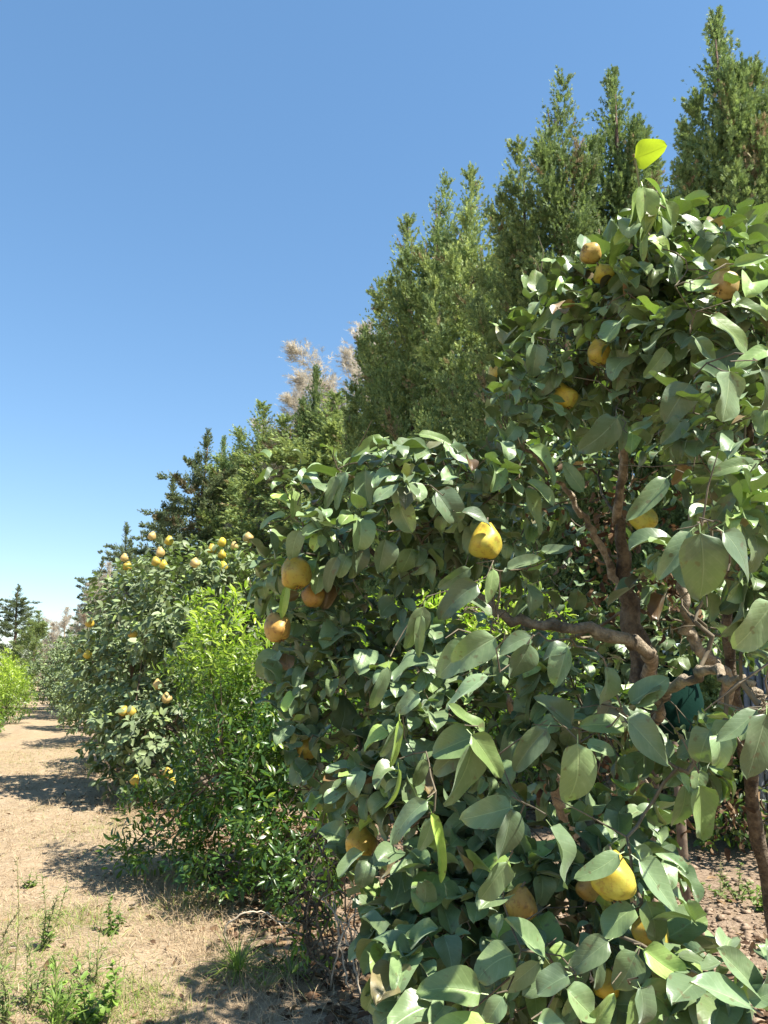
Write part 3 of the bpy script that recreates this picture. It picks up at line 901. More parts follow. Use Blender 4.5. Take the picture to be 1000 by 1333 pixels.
# open outline: nothing of the random crown above the skyline of the real one
lb_ = np.interp(py, [0, 850, 950, 1000, 1080, 1150, 1333], [328, 326, 356, 385, 425, 458, 488])
for (x0, y0), (x1, y1) in (((632, 790), (705, 824)), ((795, 828), (862, 880)), ((888, 790), (932, 868)), ((866, 908), (980, 892))):
    tt_ = np.clip(((px - x0) * (x1 - x0) + (py - y0) * (y1 - y0)) / ((x1 - x0) ** 2 + (y1 - y0) ** 2), 0, 1)
    keep &= ~((np.hypot(px - x0 - tt_ * (x1 - x0), py - y0 - tt_ * (y1 - y0)) < 34) & (dep < 2.25))
keep &= ~((px < lb_) | ((py < 262) & (px < 1000)) | ((px < 640) & (py < 575)) | ((px < 690) & (py < 400)) | ((py < 300) & (px < 800)) | (dep < .85))
B, D, N_, LL = B[keep], D[keep], N_[keep], LL[keep]
n = len(B)
tint = np.where(rng.uniform(0, 1, n) < np.where(B[:, 2] > 2.2, .34, .12), rng.uniform(.2, .8, n), rng.uniform(0, .14, n))  # more lime tint up high stands in for sun shining through the leaves
tint = np.where(rng.uniform(0, 1, n) < .04, -rng.uniform(.3, .9, n), tint)
acc = Acc()
leaves(acc, B, D, N_ * .6 + SUN_DIR * .6, LL * rng.uniform(.50, 1.02, n), rng.uniform(.68, 1.0, n), rng.uniform(-.4, 1.8, n), rng.uniform(.05, .85, n), tint, 'ovate', 7, 10, .085, .12, 21)
twig_targets = [pts]

# leaves read off the tree one by one: base px, tip px, width px, depth, tint
hero = [
 (834,246,826,300,30,1.93,.9),(837,243,844,302,34,1.90,.6),(840,232,880,262,18,1.93,.9),(866,263,884,298,24,1.93,.8),(840,262,868,290,24,1.94,.9),(836,285,800,310,26,1.96,.7),(842,310,880,325,26,1.96,.7),(838,294,842,338,15,1.92,.5),(850,270,862,300,18,1.95,.5),
 (887,280,925,305,22,1.95,.1),(682,357,690,384,13,2.3,.2),(704,340,732,338,14,2.3,.3),(792,380,822,353,22,2.12,0),(806,398,850,428,24,2.05,.3),
 (865,330,895,360,26,1.93,0),(900,340,932,345,22,1.88,0),(890,372,942,370,24,1.84,.5),(955,345,1002,335,20,1.7,.6),(925,412,986,450,34,1.62,.55),
 (950,484,947,548,58,1.42,0),(700,448,697,488,30,2.1,0),(802,455,805,507,36,2.02,0),(897,500,868,547,42,1.62,0),(888,545,862,577,30,1.62,0),(803,545,757,588,38,1.92,0),
 (804,540,812,585,18,1.95,.1),(822,560,850,546,16,1.82,0),(690,582,728,626,34,1.92,.2),(685,627,727,652,28,1.92,.1),(682,635,712,692,30,1.95,.15),(704,717,750,713,17,1.85,0),
 (704,728,655,735,18,1.85,.1),(660,740,705,724,22,1.85,0),(912,694,918,788,56,1.15,0),(942,692,1002,752,44,1.12,0),(898,692,850,747,30,1.22,0),(1006,784,968,850,52,1.06,0),
 (868,622,815,674,28,1.52,.1),(940,652,1002,640,26,1.5,.3),(975,605,930,612,22,1.35,.3),(935,630,990,605,26,1.5,.35),(930,680,960,640,22,1.4,.1),
 (816,935,880,992,46,1.35,0),(752,968,744,1055,48,1.36,.12),(764,968,804,976,21,1.4,.12),(812,946,755,944,30,1.45,.35),(912,1022,922,1097,44,1.38,.5),(893,1020,885,1087,26,1.42,.15),
 (885,1006,900,1032,15,1.4,.4),(985,925,932,962,28,1.2,0),(998,930,980,1018,48,1.1,0),(788,868,800,922,42,1.52,0),(820,915,868,878,38,1.52,0),(745,945,700,905,40,1.5,.05),
 (637,880,572,905,28,1.55,0),(620,958,560,976,44,1.47,.3),(617,968,558,1010,32,1.47,.2),(616,965,590,1057,46,1.42,.12),(614,956,655,1012,36,1.42,.45),(630,952,582,918,26,1.48,.5),
 (712,948,668,1006,36,1.42,0),(668,1050,598,1066,38,1.38,.12),(665,1052,655,1122,42,1.34,0),(520,938,512,1002,11,1.62,.9),(519,1000,512,1057,15,1.62,.95),(562,1058,586,1152,9,1.5,.9),
 (556,1042,503,1097,28,1.52,0),(562,1065,545,1112,20,1.52,0),(505,868,490,932,20,1.72,0),(545,902,513,926,24,1.68,0),(520,943,500,992,18,1.62,0),(553,988,545,1032,18,1.6,.1),
 (626,1293,543,1290,52,1.24,.3),(668,1243,618,1270,52,1.3,.1),(710,1247,653,1198,44,1.3,.1),(702,1252,655,1302,26,1.3,0),(736,1268,678,1282,32,1.3,0),(660,1123,630,1180,36,1.36,0),
 (655,1298,628,1338,28,1.25,0),(632,1332,548,1338,36,1.22,.5),(718,1076,754,1152,60,1.26,0),(806,1112,748,1142,26,1.27,.1),(826,1103,872,1165,36,1.36,.2),(832,1120,897,1187,42,1.32,0),
 (826,1182,780,1212,44,1.30,.1),(842,1173,862,1232,38,1.3,.3),(792,1225,738,1262,34,1.26,0),(740,1270,698,1288,40,1.22,0),(738,1288,782,1322,42,1.2,.1),(834,1286,852,1348,66,1.12,0),
 (838,1236,900,1272,42,1.2,.5),(833,1288,897,1322,42,1.18,.4),(828,1240,800,1292,38,1.22,.1),(988,1292,933,1234,46,1.05,0),(977,1312,903,1274,46,1.02,0),(985,1297,1012,1243,42,1.05,0),
 (975,1302,1012,1286,28,1.04,0),(700,1330,740,1345,36,1.15,.1),(770,1340,800,1300,30,1.2,.4),
 (476,612,482,662,34,2.0,0),(450,614,433,662,20,2.02,0),(437,620,425,662,16,2.02,0),(396,664,436,697,30,2.0,0),(383,638,388,674,18,2.05,.3),(372,670,333,676,15,2.05,.2),
 (390,690,380,732,22,2.0,0),(350,690,362,727,20,2.05,0),(465,702,468,747,34,1.96,0),(502,702,498,747,38,1.92,0),(520,655,536,693,36,1.92,0),(568,640,602,677,46,1.86,0),
 (600,667,643,674,24,1.82,0),(562,590,503,588,24,2.0,.3),(500,570,453,587,20,2.05,.5),(585,580,619,602,22,1.96,.1),(640,600,660,628,30,1.92,0),(612,740,573,772,20,1.82,0),
 (622,760,568,802,36,1.76,0),(552,790,534,852,26,1.76,0),(548,800,545,858,15,1.76,.1),(642,740,640,787,20,1.8,.2),(440,725,424,772,18,1.96,0),(373,763,371,807,15,2.0,.75),
 (612,836,568,882,38,1.66,0),(645,830,585,872,44,1.64,0),(692,828,650,850,24,1.66,0),(690,838,672,887,42,1.6,0),(742,842,705,846,26,1.62,0),(738,842,715,892,34,1.6,0),(640,800,600,765,20,1.8,0),
 (380,652,352,645,20,2.06,.85),(545,565,590,575,18,2.05,.4),(470,590,520,580,18,2.05,.35),(590,615,560,640,20,2.0,.1),(640,640,600,632,20,1.95,.3),
 (760,640,735,600,26,2.1,.1),(735,395,690,425,20,2.2,.4),(760,390,735,365,18,2.2,.4),(780,420,752,445,20,2.15,.1),(850,405,880,425,22,1.98,.1),(900,395,935,400,20,1.85,.3),
 (868,455,845,490,24,1.9,.1),(905,440,935,470,22,1.75,.1),(960,395,1004,410,26,1.6,.3),(1000,455,960,470,24,1.5,.4),(990,480,1010,530,30,1.45,0),(720,480,700,520,24,2.1,0),(660,470,690,500,20,2.3,.1),
]
h = np.array(hero, float)
hb = np.array([P(a, b, e) for a, b, _, _, _, e, _ in hero])
ht = np.array([P(c, d, e - .012) for _, _, c, d, _, e, _ in hero])
dv = ht - hb
Lh = np.linalg.norm(dv, axis=1)
Wd = h[:, 4] * h[:, 5] / FPX
ratio = np.clip(Wd / Lh * 1.12, .25, 1.02)
tocam = unit(EYE - hb)
rh_ = rng.randn(len(h), 3) * .1
nh = tocam * .60 + SUN_DIR * .82 + rng.randn(len(h), 3) * .28
bendh = np.where(h[:, 3] >= h[:, 1], rng.uniform(.2, .9, len(h)), rng.uniform(-.2, .5, len(h)))
leaves(acc, hb, dv, nh, Lh * (1 + .05 * np.abs(bendh)), ratio, bendh, rng.uniform(.08, .60, len(h)), h[:, 6], 'ovate', 9, 14, .075, .13, 33)
link("foliage", acc.mesh("foliage_near", NB), M_QUINCE, near)
# the translucent leaf at the very tip
acc = Acc()
b0, t0 = P(827, 206, 1.93), P(872, 184, 1.93)
leaves(acc, np.array([b0]), np.array([t0 - b0]), np.array([[SH * .45, CH * .45, .85]]), np.array([np.linalg.norm(t0 - b0) * .86]), 1.02, .25, .1, 1.0, 'ovate', 9, 14, .04, .2, 5)
o = link("shoot_leaf", acc.mesh("tip_leaf", NB), M_TIP, near)
o["label"] = "glowing yellow green leaf at the very top"

acc = Acc()
tube(acc, smooth_path([P(842, 335, 2.0), P(836, 285, 1.95), P(832, 240, 1.935), b0], 12), np.linspace(.0045, .0016, 12), 7, 2)
link("shoot", acc.mesh("shoot", NB), M_STEM, near)
# twigs: every leaf cluster and every chosen leaf is joined to the nearest wood
tt = np.concatenate([pts[(project(pts)[2] > .9)], hb - dv * .22 + unit(hb - EYE) * .03])
tx, ty, td = project(tt)
tt = tt[~((tx < 335) | ((tx < 640) & (ty < 575)) | ((tx < 690) & (ty < 390)) | ((ty < 240)))]
nodes = limb_nodes.copy()
order = np.argsort(np.min(np.linalg.norm(tt[:, None] - nodes[None], axis=2), axis=1))
A_, B_, par = [], [], []
node_list = [*nodes]; parent_edge = [-1] * len(nodes)
edges = []
for i in order:
    arr = np.array(node_list)
    dd = np.linalg.norm(arr - tt[i], axis=1)
    j = int(np.argmin(dd))
    if dd[j] < .015 or dd[j] > .42: continue
    k = max(1, int(dd[j] / .03))
    s, e = arr[j], tt[i]
    prev, pe = s, parent_edge[j]
    sag = rng.randn(3) * .04 * dd[j] + unit(e - EYE) * .10 * dd[j]
    for q in range(1, k + 1):
        f = q / k
        pt = s * (1 - f) + e * f + sag * math.sin(f * math.pi) * 2 + (rng.randn(3) * .0025 if q < k else 0)
        edges.append([prev, pt, pe, 0.0])
        pe = len(edges) - 1
        node_list.append(pt); parent_edge.append(pe); prev = pt
area = np.full(len(edges), 1.0)
has = np.zeros(len(edges), bool)
acc_r = np.zeros(len(edges))
for i in range(len(edges) - 1, -1, -1):
    acc_r[i] = max(acc_r[i], 1.0)
    if edges[i][2] >= 0: acc_r[edges[i][2]] += acc_r[i]
rad = .0014 * np.minimum(acc_r, 40) ** .42
acc = Acc()
edges_tubes(acc, np.array([e[0] for e in edges]), np.array([e[1] for e in edges]), rad, rad * .94, 6)
# fine bare side twigs inside the crown
m = 420
iA = rng.randint(0, len(edges), m)
sA = np.array([edges[i][1] for i in iA])
dA = unit(rng.randn(m, 3) + [0, 0, .2]) * rng.uniform(.05, .16, (m, 1))
mid = sA + dA * .5 + rng.randn(m, 3) * .008
edges_tubes(acc, np.vstack([sA, mid]), np.vstack([mid, sA + dA]), np.repeat([.002, .0015], m), np.repeat([.0015, .0008], m), 5)
link("twigs", acc.mesh("twigs_near", NB), M_TWIG, near)
# withered brown leaves inside the hollow crown, some added to stand for deep shade
hol = [nl(930, 1040, 2.9, 110, 90, 1), nl(790, 680, 2.95, 130, 120, 1), nl(760, 990, 2.6, 120, 60, 1), nl(860, 760, 3.0, 100, 80, 1)]
wp, wo = lobe_points(hol, 640, rng, (.1, 1.0), .8)
acc = Acc()
leaves(acc, wp, rng.randn(640, 3) + [0, 0, -.6], rng.randn(640, 3), rng.uniform(.025, .06, 640), .55, rng.uniform(.3, 2, 640), rng.uniform(.2, .8, 640), rng.uniform(-.8, .4, 640), 'ovate', 3, 6, .08, 0, 3)
link("withered_leaves", acc.mesh("withered_near", NB), M_LITTER, near)

# ------------------------------------------------------------------ fruit
def fruit_mesh(seed, size, nth=22, nph=26):
    rng = np.random.RandomState(seed)
    th = np.linspace(0.001, math.pi - .001, nth); ph = np.linspace(0, 2 * math.pi, nph, endpoint=False)
    T, F = np.meshgrid(th, ph, indexing='ij')
    r = 1 + .06 * np.cos(T) * -1
    neck = .20 * np.exp(-((T - .25) / .5) ** 2)
    rx = np.sin(T) * (r - .16 * np.exp(-((T - .62) / .45) ** 2))
    rib = .035 * np.cos(5 * F + rng.uniform(0, 6)) * (np.exp(-((T - .3) / .6) ** 2) + np.exp(-((T - 2.8) / .5) ** 2))
    lump = .07 * np.sin(2 * F + 3 * T + rng.uniform(0, 6)) + .05 * np.sin(3 * F - 4 * T + rng.uniform(0, 6))
    rx = rx * (1 + rib + lump)
    z = np.cos(T) * (1.02 + neck) * (1 + .4 * lump)
    z = z - .16 * np.exp(-(T / .16) ** 2) + .18 * np.exp(-((math.pi - T) / .22) ** 2)
    v = np.stack([rx * np.cos(F), rx * np.sin(F), z], -1).reshape(-1, 3) * size * .5
    q = []
    for i in range(nth - 1):
        for j in range(nph):
            q.append((i * nph + j, (i + 1) * nph + j, (i + 1) * nph + (j + 1) % nph, i * nph + (j + 1) % nph))
    return mesh_from("fruit", v, np.array(q))

def calyx_mesh(size, seed):
    rng = np.random.RandomState(seed)
    acc = Acc()
    n = 5
    az = np.arange(n) * 1.2566 + rng.uniform(0, 1)
    b = np.stack([np.cos(az), np.sin(az), np.zeros(n)], 1) * size * .06 + [0, 0, -size * .44]
    d = np.stack([np.cos(az) * .6, np.sin(az) * .6, -np.ones(n)], 1)
    leaves(acc, b, d, -np.stack([np.cos(az), np.sin(az), np.zeros(n)], 1), size * .16, .5, .8, .2, 0, 'ovate', 3, 4, 0, 0, seed)
    return acc.mesh("calyx")

for i, (x, y, sz, d, mt, tilt, lb) in enumerate(near_fruit):
    size = sz * d / FPX
    o = link("quince_fruit", fruit_mesh(100 + i, size), mt, None, P(x, y, d))
    o.rotation_euler = (tilt * math.cos(i * 2.1), tilt * math.sin(i * 2.1), i * 1.3)
    tag(o, lb, "quince fruit", "quinces hanging in the large near tree")
    link("calyx", calyx_mesh(size, i), M_CALYX, o)
    acc = Acc()
    tube(acc, smooth_path([[0, 0, size * .40], [size * .02, 0, size * .56], [size * .06, .004, size * .74]], 6), np.linspace(.0028, .0022, 6), 6, i)
    link("stalk", acc.mesh("stalk"), M_TWIG, o)

far_fruit = [
    (198, 698, 13, 'p', "pale quince at the very top left of the second quince tree"), (220, 704, 14, 'y', "yellow quince at the treetop right of the pale topmost one"),
    (209, 719, 15, 'p', "upper pale quince of the tight cluster below the treetop"), (203, 731, 14, 'g', "left golden quince of the tight cluster below the treetop"),
    (213, 735, 13, 'y', "lowest yellow quince of the tight cluster below the treetop"), (166, 737, 14, 'g', "golden quince at the outer left shoulder of the second tree"),
    (162, 726, 12, 'p', "pale quince just above the golden one on the outer left shoulder"), (254, 733, 15, 'p', "single pale peach quince midway along the treetop"),
    (276, 715, 15, 'g', "left golden quince of the group beside the near tree's edge"), (289, 706, 14, 'y', "topmost yellow quince of the group beside the near tree's edge"),
    (289, 722, 13, 'y', "middle yellow quince of the group beside the near tree's edge"), (305, 711, 13, 'p', "right pale quince of the group beside the near tree's edge"),
    (291, 737, 14, 'y', "lowest yellow green quince of the group beside the near tree's edge"), (323, 700, 16, 'p', "peach quince touching the left edge of the near tree"),
    (117, 811, 14, 'g', "golden quince at the left side of the second tree below the conifers"), (104, 850, 13, 'y', "left of two pale yellow quinces low at the far left of the row"),
    (114, 852, 13, 'y', "right of two pale yellow quinces low at the far left of the row"), (173, 825, 14, 'g', "shaded golden quince alone in the middle of the second tree"),
    (206, 891, 16, 'p', "pale sunlit quince left of the citrus, upper of a loose pair"), (217, 909, 16, 'p', "pale sunlit quince left of the citrus, lower of a loose pair"),
    (161, 926, 15, 'g', "orange quince in the dark pocket, left of a touching pair"), (171, 926, 14, 'g', "orange quince in the dark pocket, right of a touching pair"),
    (176, 1016, 15, 'g', "shaded golden quince low on the second tree over the path shadow"), (219, 1006, 15, 'g', "upper golden quince of two by the citrus foot"),
    (224, 1018, 13, 'y', "lower yellow quince of two by the citrus foot"), (169, 1049, 15, 'y', "lowest quince on the second tree, deep in shade near the ground"),
]
FM = {'p': M_FR_PALE, 'g': M_FR_GOLD, 'y': M_FR_YELLOW}
fmesh = {}
for i, (x, y, sz, c, lb) in enumerate(far_fruit):
    t = first_hit(x, y, q2_lobes)
    if t is None: t = first_hit(x + 8, y + 8, q2_lobes) or 8.4
    t += .05
    key = (c, i % 3)
    if key not in fmesh:
        fmesh[key] = fruit_mesh(300 + len(fmesh), 1.0, 12, 14); fmesh[key].materials.append(FM[c])
    o = link("quince_fruit", fmesh[key], None, None, P(x, y, t))
    s = max(.075, 0.84 * sz * t / FPX)
    o.scale = (s, s, s); o.rotation_euler = (.3 * math.sin(i * 2.3), .3 * math.cos(i * 1.9), i)
    tag(o, lb, "quince fruit", "quinces on the second tree of the row")

# ------------------------------------------------------------------ things glimpsed under the near quince
M_GREEN_PL = solid_material("green_plastic", (.002, .020, .014), (.003, .022, .015), 9, .85, .3, .1, .01)
M_BLUE_GL = solid_material("blue_grey_pane", (.10, .14, .17), (.15, .19, .22), 6, .3, 0, .5)
M_PALEFRAME = solid_material("pale_frame", (.30, .36, .38), (.36, .42, .44), 12, .6, 0, .3)
M_GREYSLAT = solid_material("grey_slat", (.14, .16, .19), (.22, .24, .28), 10, .7, .2, .3)
M_POST = solid_material("old_post", (.13, .09, .065), (.22, .17, .12), 16, .9, .5, .2)

def box(acc, c, sx, sy, sz, ax=None):
    """box with slightly bevelled edges around c; ax = 3x3 axes"""
    ax = np.eye(3) if ax is None else ax
    bv = min(sx, sy, sz) * .12
    V = []
    for z, ins in ((-sz / 2, bv), (-sz / 2 + bv, 0), (sz / 2 - bv, 0), (sz / 2, bv)):
        for x_, y_ in ((-1, -1), (1, -1), (1, 1), (-1, 1)):
            V.append((x_ * (sx / 2 - ins), y_ * (sy / 2 - ins), z))
    V = np.array(V) @ ax + c
    q = [(3, 2, 1, 0), (12, 13, 14, 15)]
    for k_ in range(3):
        for j in range(4):
            q.append((k_ * 4 + j, k_ * 4 + (j + 1) % 4, k_ * 4 + 4 + (j + 1) % 4, k_ * 4 + 4 + j))
    acc.add(V, q)

def cam_axes(yaw=0.0, roll=0.0):
    a = -HEAD + yaw
    x = np.array([math.cos(a), math.sin(a), 0]); y = np.array([-math.sin(a), math.cos(a), 0]); z = np.array([0, 0, 1.])
    c, s = math.cos(roll), math.sin(roll)
    return np.stack([x * c + z * s, y, z * c - x * s])

# a framed board on a post
c = P(878, 858, 4.4)
base = np.array([c[0], c[1], 0])
fb = empty("framed_board", base)
tag(fb, "small blue grey framed board on a post behind the bent limbs", "board")
ax = cam_axes(.15, .14)
acc = Acc(); box(acc, c, .078, .012, .135, ax); link("board", acc.mesh("board", base, False), M_BLUE_GL, fb)
acc = Acc()
for dx, dz, w, hh in ((-.048, 0, .016, .165), (.048, 0, .016, .165), (0, .076, .08, .016), (0, -.076, .08, .016)):
    box(acc, c + ax[0] * dx + ax[2] * dz, w, .024, hh, ax)
link("frame", acc.mesh("frame", base, False), M_PALEFRAME, fb)
acc = Acc(); tube(acc, [base + [0, .05, -.05], base + [.01, .05, .6], c + [.01, .05, .02]], [.03, .028, .026], 8, 3, .05); link("post", acc.mesh("post", base), M_POST, fb)

# dark green sack hung in the shade
c = P(882, 935, 3.4)
sk = empty("green_sack", c + [0, 0, .16])
tag(sk, "dark green plastic sack hanging in shade below the bent limbs", "sack")
acc = Acc()
zz = np.linspace(0, 1, 14); ph = np.linspace(0, 6.283, 20, endpoint=False)
rr = np.interp(zz, [0, .08, .25, .6, .9, 1], [.02, .035, .10, .135, .11, .02])
V = []
for z_, r_ in zip(zz, rr):
    w_ = r_ * (1 + .10 * np.sin(5 * ph + 4 * z_) * (1 - z_) + .05 * np.sin(3 * ph + 7 * z_))
    V.append(np.stack([w_ * np.cos(ph), w_ * np.sin(ph) * .7, np.full(20, .16 - z_ * .42)], 1))
q = [(i * 20 + j, (i + 1) * 20 + j, (i + 1) * 20 + (j + 1) % 20, i * 20 + (j + 1) % 20) for i in range(13) for j in range(20)]
acc.add(np.concatenate(V), q)
link("bag", acc.mesh("bag"), M_GREEN_PL, sk)
acc = Acc(); tube(acc, [[0, 0, .14], [.005, 0, .26], [0, .01, .40]], [.006, .005, .005], 6, 1); link("tie", acc.mesh("tie"), M_DRYTWIG, sk)

# grey slatted panel
c0 = G(985, 1130)
pb = P(985, 850, 6.0); pb[2] = 0
sp = empty("slatted_panel", pb)
tag(sp, "blue grey slatted panel standing beyond the near quince at the right edge", "panel")
ax = cam_axes(.25)
acc = Acc()
for i in range(9):
    box(acc, pb + ax[0] * (-.13 + i * .062) + [0, 0, .78], .045, .016, 1.30, ax)
link("slats", acc.mesh("slats", pb, False), M_GREYSLAT, sp)
for z_ in (.25, 1.3):
    acc = Acc()
    box(acc, pb + ax[0] * .12 + ax[1] * .022 + [0, 0, z_], .58, .026, .05, ax)
    link("rail", acc.mesh("rail", pb, False), M_GREYSLAT, sp)
# dark shrubs added in place of shade at the foot of the windbreak
for i, (x, y, hh, lb) in enumerate([(5.3, 4.4, .8, "dark shrub added for shade right of the near quince, nearest of its kind"),
                                    (5.0, 5.6, .95, "dark shrub added for shade behind the grey slatted panel"),
                                    (4.0, 6.6, 1.1, "dark shrub added for shade at the windbreak foot behind the near quince trunk"),
                                    (4.2, 8.6, 1.1, "dark shrub added for shade deep behind the bright citrus bush")]):
    bush("shade_filler_shrub", [[np.array([x, y, hh * .6]), np.array([.75, .8, hh * .62])], [np.array([x - .3, y + .4, hh * .4]), np.array([.6, .6, hh * .45])]], 420, 60 + i, M_CITRUS, (.05, .085), (4, 7), 'ovate',
         lambda B, r: r.uniform(-.35, .2, len(B)), (x, y, 0), lb, "shrub", "shrubs added for shade at the foot of the windbreak", ratio=.5)

# ------------------------------------------------------------------ ground cover
rg = np.random.RandomState(9)
def scatter(n, x0, x1, y0, y1, power=1.6):
    y = y0 + (y1 - y0) * rg.uniform(0, 1, n) ** power
    x = rg.uniform(x0, x1, n)
    return x, y
def blades(name, x, y, L, wid, lay, tint, mat, label, cat=None, seed=2):
    n = len(x)
    b = np.stack([x, y, ground_h(x, y) - .004], 1)
    az = rg.uniform(0, 6.28, n); el = np.clip(rg.normal(lay, .35, n), .03, 1.5)
    d = np.stack([np.cos(az) * np.cos(el), np.sin(az) * np.cos(el), np.sin(el)], 1)
    acc = Acc()
    nr = np.stack([-np.cos(az) * np.sin(el), -np.sin(az) * np.sin(el), np.cos(el)], 1) + rg.randn(n, 3) * .3
    leaves(acc, b, d, nr, L, wid / L, rg.uniform(.2, 1.4, n), 0.0, tint, 'blade', 2, 4, 0, 0, seed)
    o = link(name, acc.mesh(name), mat)
    tag(o, label, cat or "grass", None, "stuff")
    return o
x, y = scatter(95000, -1.3, 1.35, 1.9, 16, 2.0)
v = np.sin(2.3 * x + 1.1 * y) + np.sin(3.7 * y - 1.9 * x) + rg.randn(len(x)) * .9
k_ = v > -.9
x, y = x[k_], y[k_]
blades("dry_grass", x, y, rg.uniform(.03, .11, len(x)), rg.uniform(.0015, .0032, len(x)) * (1 + y * .09), .25, np.where(rg.uniform(0, 1, len(x)) < .05, .7, rg.uniform(-.35, .1, len(x))), M_STRAW, "dry straw coloured grass stubble covering the orchard path")
# clumps of standing dry stubble
n = 26000
cx_ = np.stack([rg.uniform(-1.1, 1.1, 150), 2.2 + 10 * rg.uniform(0, 1, 150) ** 1.5], 1)
ci = rg.randint(0, 150, n)
x = cx_[ci, 0] + rg.normal(0, .10, n); y = cx_[ci, 1] + rg.normal(0, .16, n)
blades("dry_grass", x, y, rg.uniform(.03, .10, n), rg.uniform(.0014, .0028, n) * (1 + np.maximum(y, 0) * .07), .6, np.where(rg.uniform(0, 1, n) < .04, .7, rg.uniform(-.45, .0, n)), M_STRAW, "clumps of short standing dry stubble on the path", seed=15)
# taller dry fringe along the foot of the row
n = 9000
y = 2.4 + 10 * rg.uniform(0, 1, n) ** 1.5
x = 1.0 + rg.normal(0, .12, n) + .08 * np.sin(y * 2.3)
k_ = (np.sin(y * 1.7) + rg.randn(n) * .6) > -.2
x, y = x[k_], y[k_]
blades("dry_grass", x, y, rg.uniform(.06, .17, len(x)), rg.uniform(.0018, .0035, len(x)), .85, rg.uniform(-.4, .05, len(x)), M_STRAW, "taller dry grass fringe at the shaded foot of the quince row", seed=5)
# faint green regrowth in the path
n = 12000
cx = np.array([G(15, 1310), G(60, 1250), G(120, 1290), G(90, 1190), G(225, 970), G(60, 980), G(40, 1000), G(180, 1300), G(30, 1210), G(240, 1180), G(130, 1080)])
ci = rg.randint(0, len(cx), n)
sd = np.array([.22, .2, .12, .15, .3, .6, .6, .12, .3, .12, .3])[ci]
x = cx[ci, 0] + rg.randn(n) * sd; y = cx[ci, 1] + rg.randn(n) * sd * 1.3
k_ = x < 1.2
blades("green_grass", x[k_], y[k_], rg.uniform(.02, .09, k_.sum()), rg.uniform(.0018, .0045, k_.sum()), .8, np.where(rg.uniform(0, 1, k_.sum()) < .35, -.7, rg.uniform(0, .7, k_.sum())), M_GRASS, "thin green regrowth among the straw on the left of the path", seed=7)
# grass beyond, right of the row, seen through the near tree
n = 5000
x = rg.uniform(1.8, 5.5, n); y = rg.uniform(2.0, 7.5, n)
k_ = (np.sin(1.9 * x + .6) + np.sin(2.7 * y) + rg.randn(n) * .6) > .5
blades("dry_grass", x[k_], y[k_], rg.uniform(.04, .13, k_.sum()), rg.uniform(.002, .004, k_.sum()), .7, np.where(rg.uniform(0, 1, k_.sum()) < .25, .7, rg.uniform(-.4, 0, k_.sum())), M_STRAW, "sparse dry grass on the soil behind the near quince", seed=8)
# litter and clods
n = 9000
y = 1.8 + 11 * rg.uniform(0, 1, n) ** 1.5; x = 1.25 + np.abs(rg.normal(0, 1.3, n)) - .25 * rg.uniform(0, 1, n)
b = np.stack([x, y, ground_h(x, y) + rg.uniform(.002, .02, n)], 1)
acc = Acc()
leaves(acc, b, rg.randn(n, 3) * [1, 1, .18], rg.randn(n, 3) * .35 + [0, 0, 1], rg.uniform(.03, .08, n), .6, rg.uniform(-.8, 1.6, n), rg.uniform(-.3, .8, n), rg.uniform(-.8, .6, n), 'ovate', 3, 5, .08, 0, 6)
n2 = 700
y2 = 2.2 + 10 * rg.uniform(0, 1, n2) ** 1.5; x2 = 1.15 - np.abs(rg.normal(0, .55, n2))
leaves(acc, np.stack([x2, y2, ground_h(x2, y2) + .006], 1), rg.randn(n2, 3) * [1, 1, .15], rg.randn(n2, 3) * .35 + [0, 0, 1], rg.uniform(.015, .06, n2), .55, rg.uniform(-.8, 1.6, n2), rg.uniform(-.3, .8, n2), rg.uniform(-.8, .9, n2), 'ovate', 3, 5, .08, 0, 16)
tag(link("leaf_litter", acc.mesh("leaf_litter"), M_LITTER), "brown fallen leaves lying under the quince row", "leaf litter", None, "stuff")
n = 900
y = 1.9 + 12 * rg.uniform(0, 1, n) ** 1.6; x = rg.uniform(-1.2, 1.1, n)
az = rg.uniform(0, 3.14, n); ln = rg.uniform(.03, .16, n)
d = np.stack([np.cos(az), np.sin(az), rg.uniform(-.05, .12, n)], 1)
a0 = np.stack([x, y, ground_h(x, y) + .006], 1)
acc = Acc()
edges_tubes(acc, a0, a0 + d * ln[:, None], np.full(n, .0016), np.full(n, .0008), 5)
tag(link("straw_litter", acc.mesh("straw_litter"), M_DRYTWIG), "broken straws and little twigs lying on the path", "litter", None, "stuff")
M_CLOD = solid_material("soil_clod", (.19, .135, .09), (.34, .255, .18), 22, .95, .7, .1, .01)
n = 3600
x = np.concatenate([rg.uniform(1.4, 4.6, n // 2), rg.normal(3.0, .5, n - n // 2)]); y = np.concatenate([rg.uniform(1.8, 7, n // 2), rg.normal(3.0, .55, n - n // 2)])
sz = .007 + .022 * rg.uniform(0, 1, n) ** 2.5
ico = np.array([(0, 0, 1), (.89, 0, .45), (.28, .85, .45), (-.72, .53, .45), (-.72, -.53, .45), (.28, -.85, .45), (.72, .53, -.45), (-.28, .85, -.45), (-.89, 0, -.45), (-.28, -.85, -.45), (.72, -.53, -.45), (0, 0, -1)])
fa = np.array([(0, 1, 2), (0, 2, 3), (0, 3, 4), (0, 4, 5), (0, 5, 1), (1, 6, 2), (2, 7, 3), (3, 8, 4), (4, 9, 5), (5, 10, 1), (6, 7, 2), (7, 8, 3), (8, 9, 4), (9, 10, 5), (10, 6, 1), (11, 7, 6), (11, 8, 7), (11, 9, 8), (11, 10, 9), (11, 6, 10)])
v = ico[None] * (1 + rg.randn(n, 12, 1) * .3) * sz[:, None, None] * np.array([1.2, 1, .6])
v += np.stack([x, y, ground_h(x, y) + sz * .3], 1)[:, None]
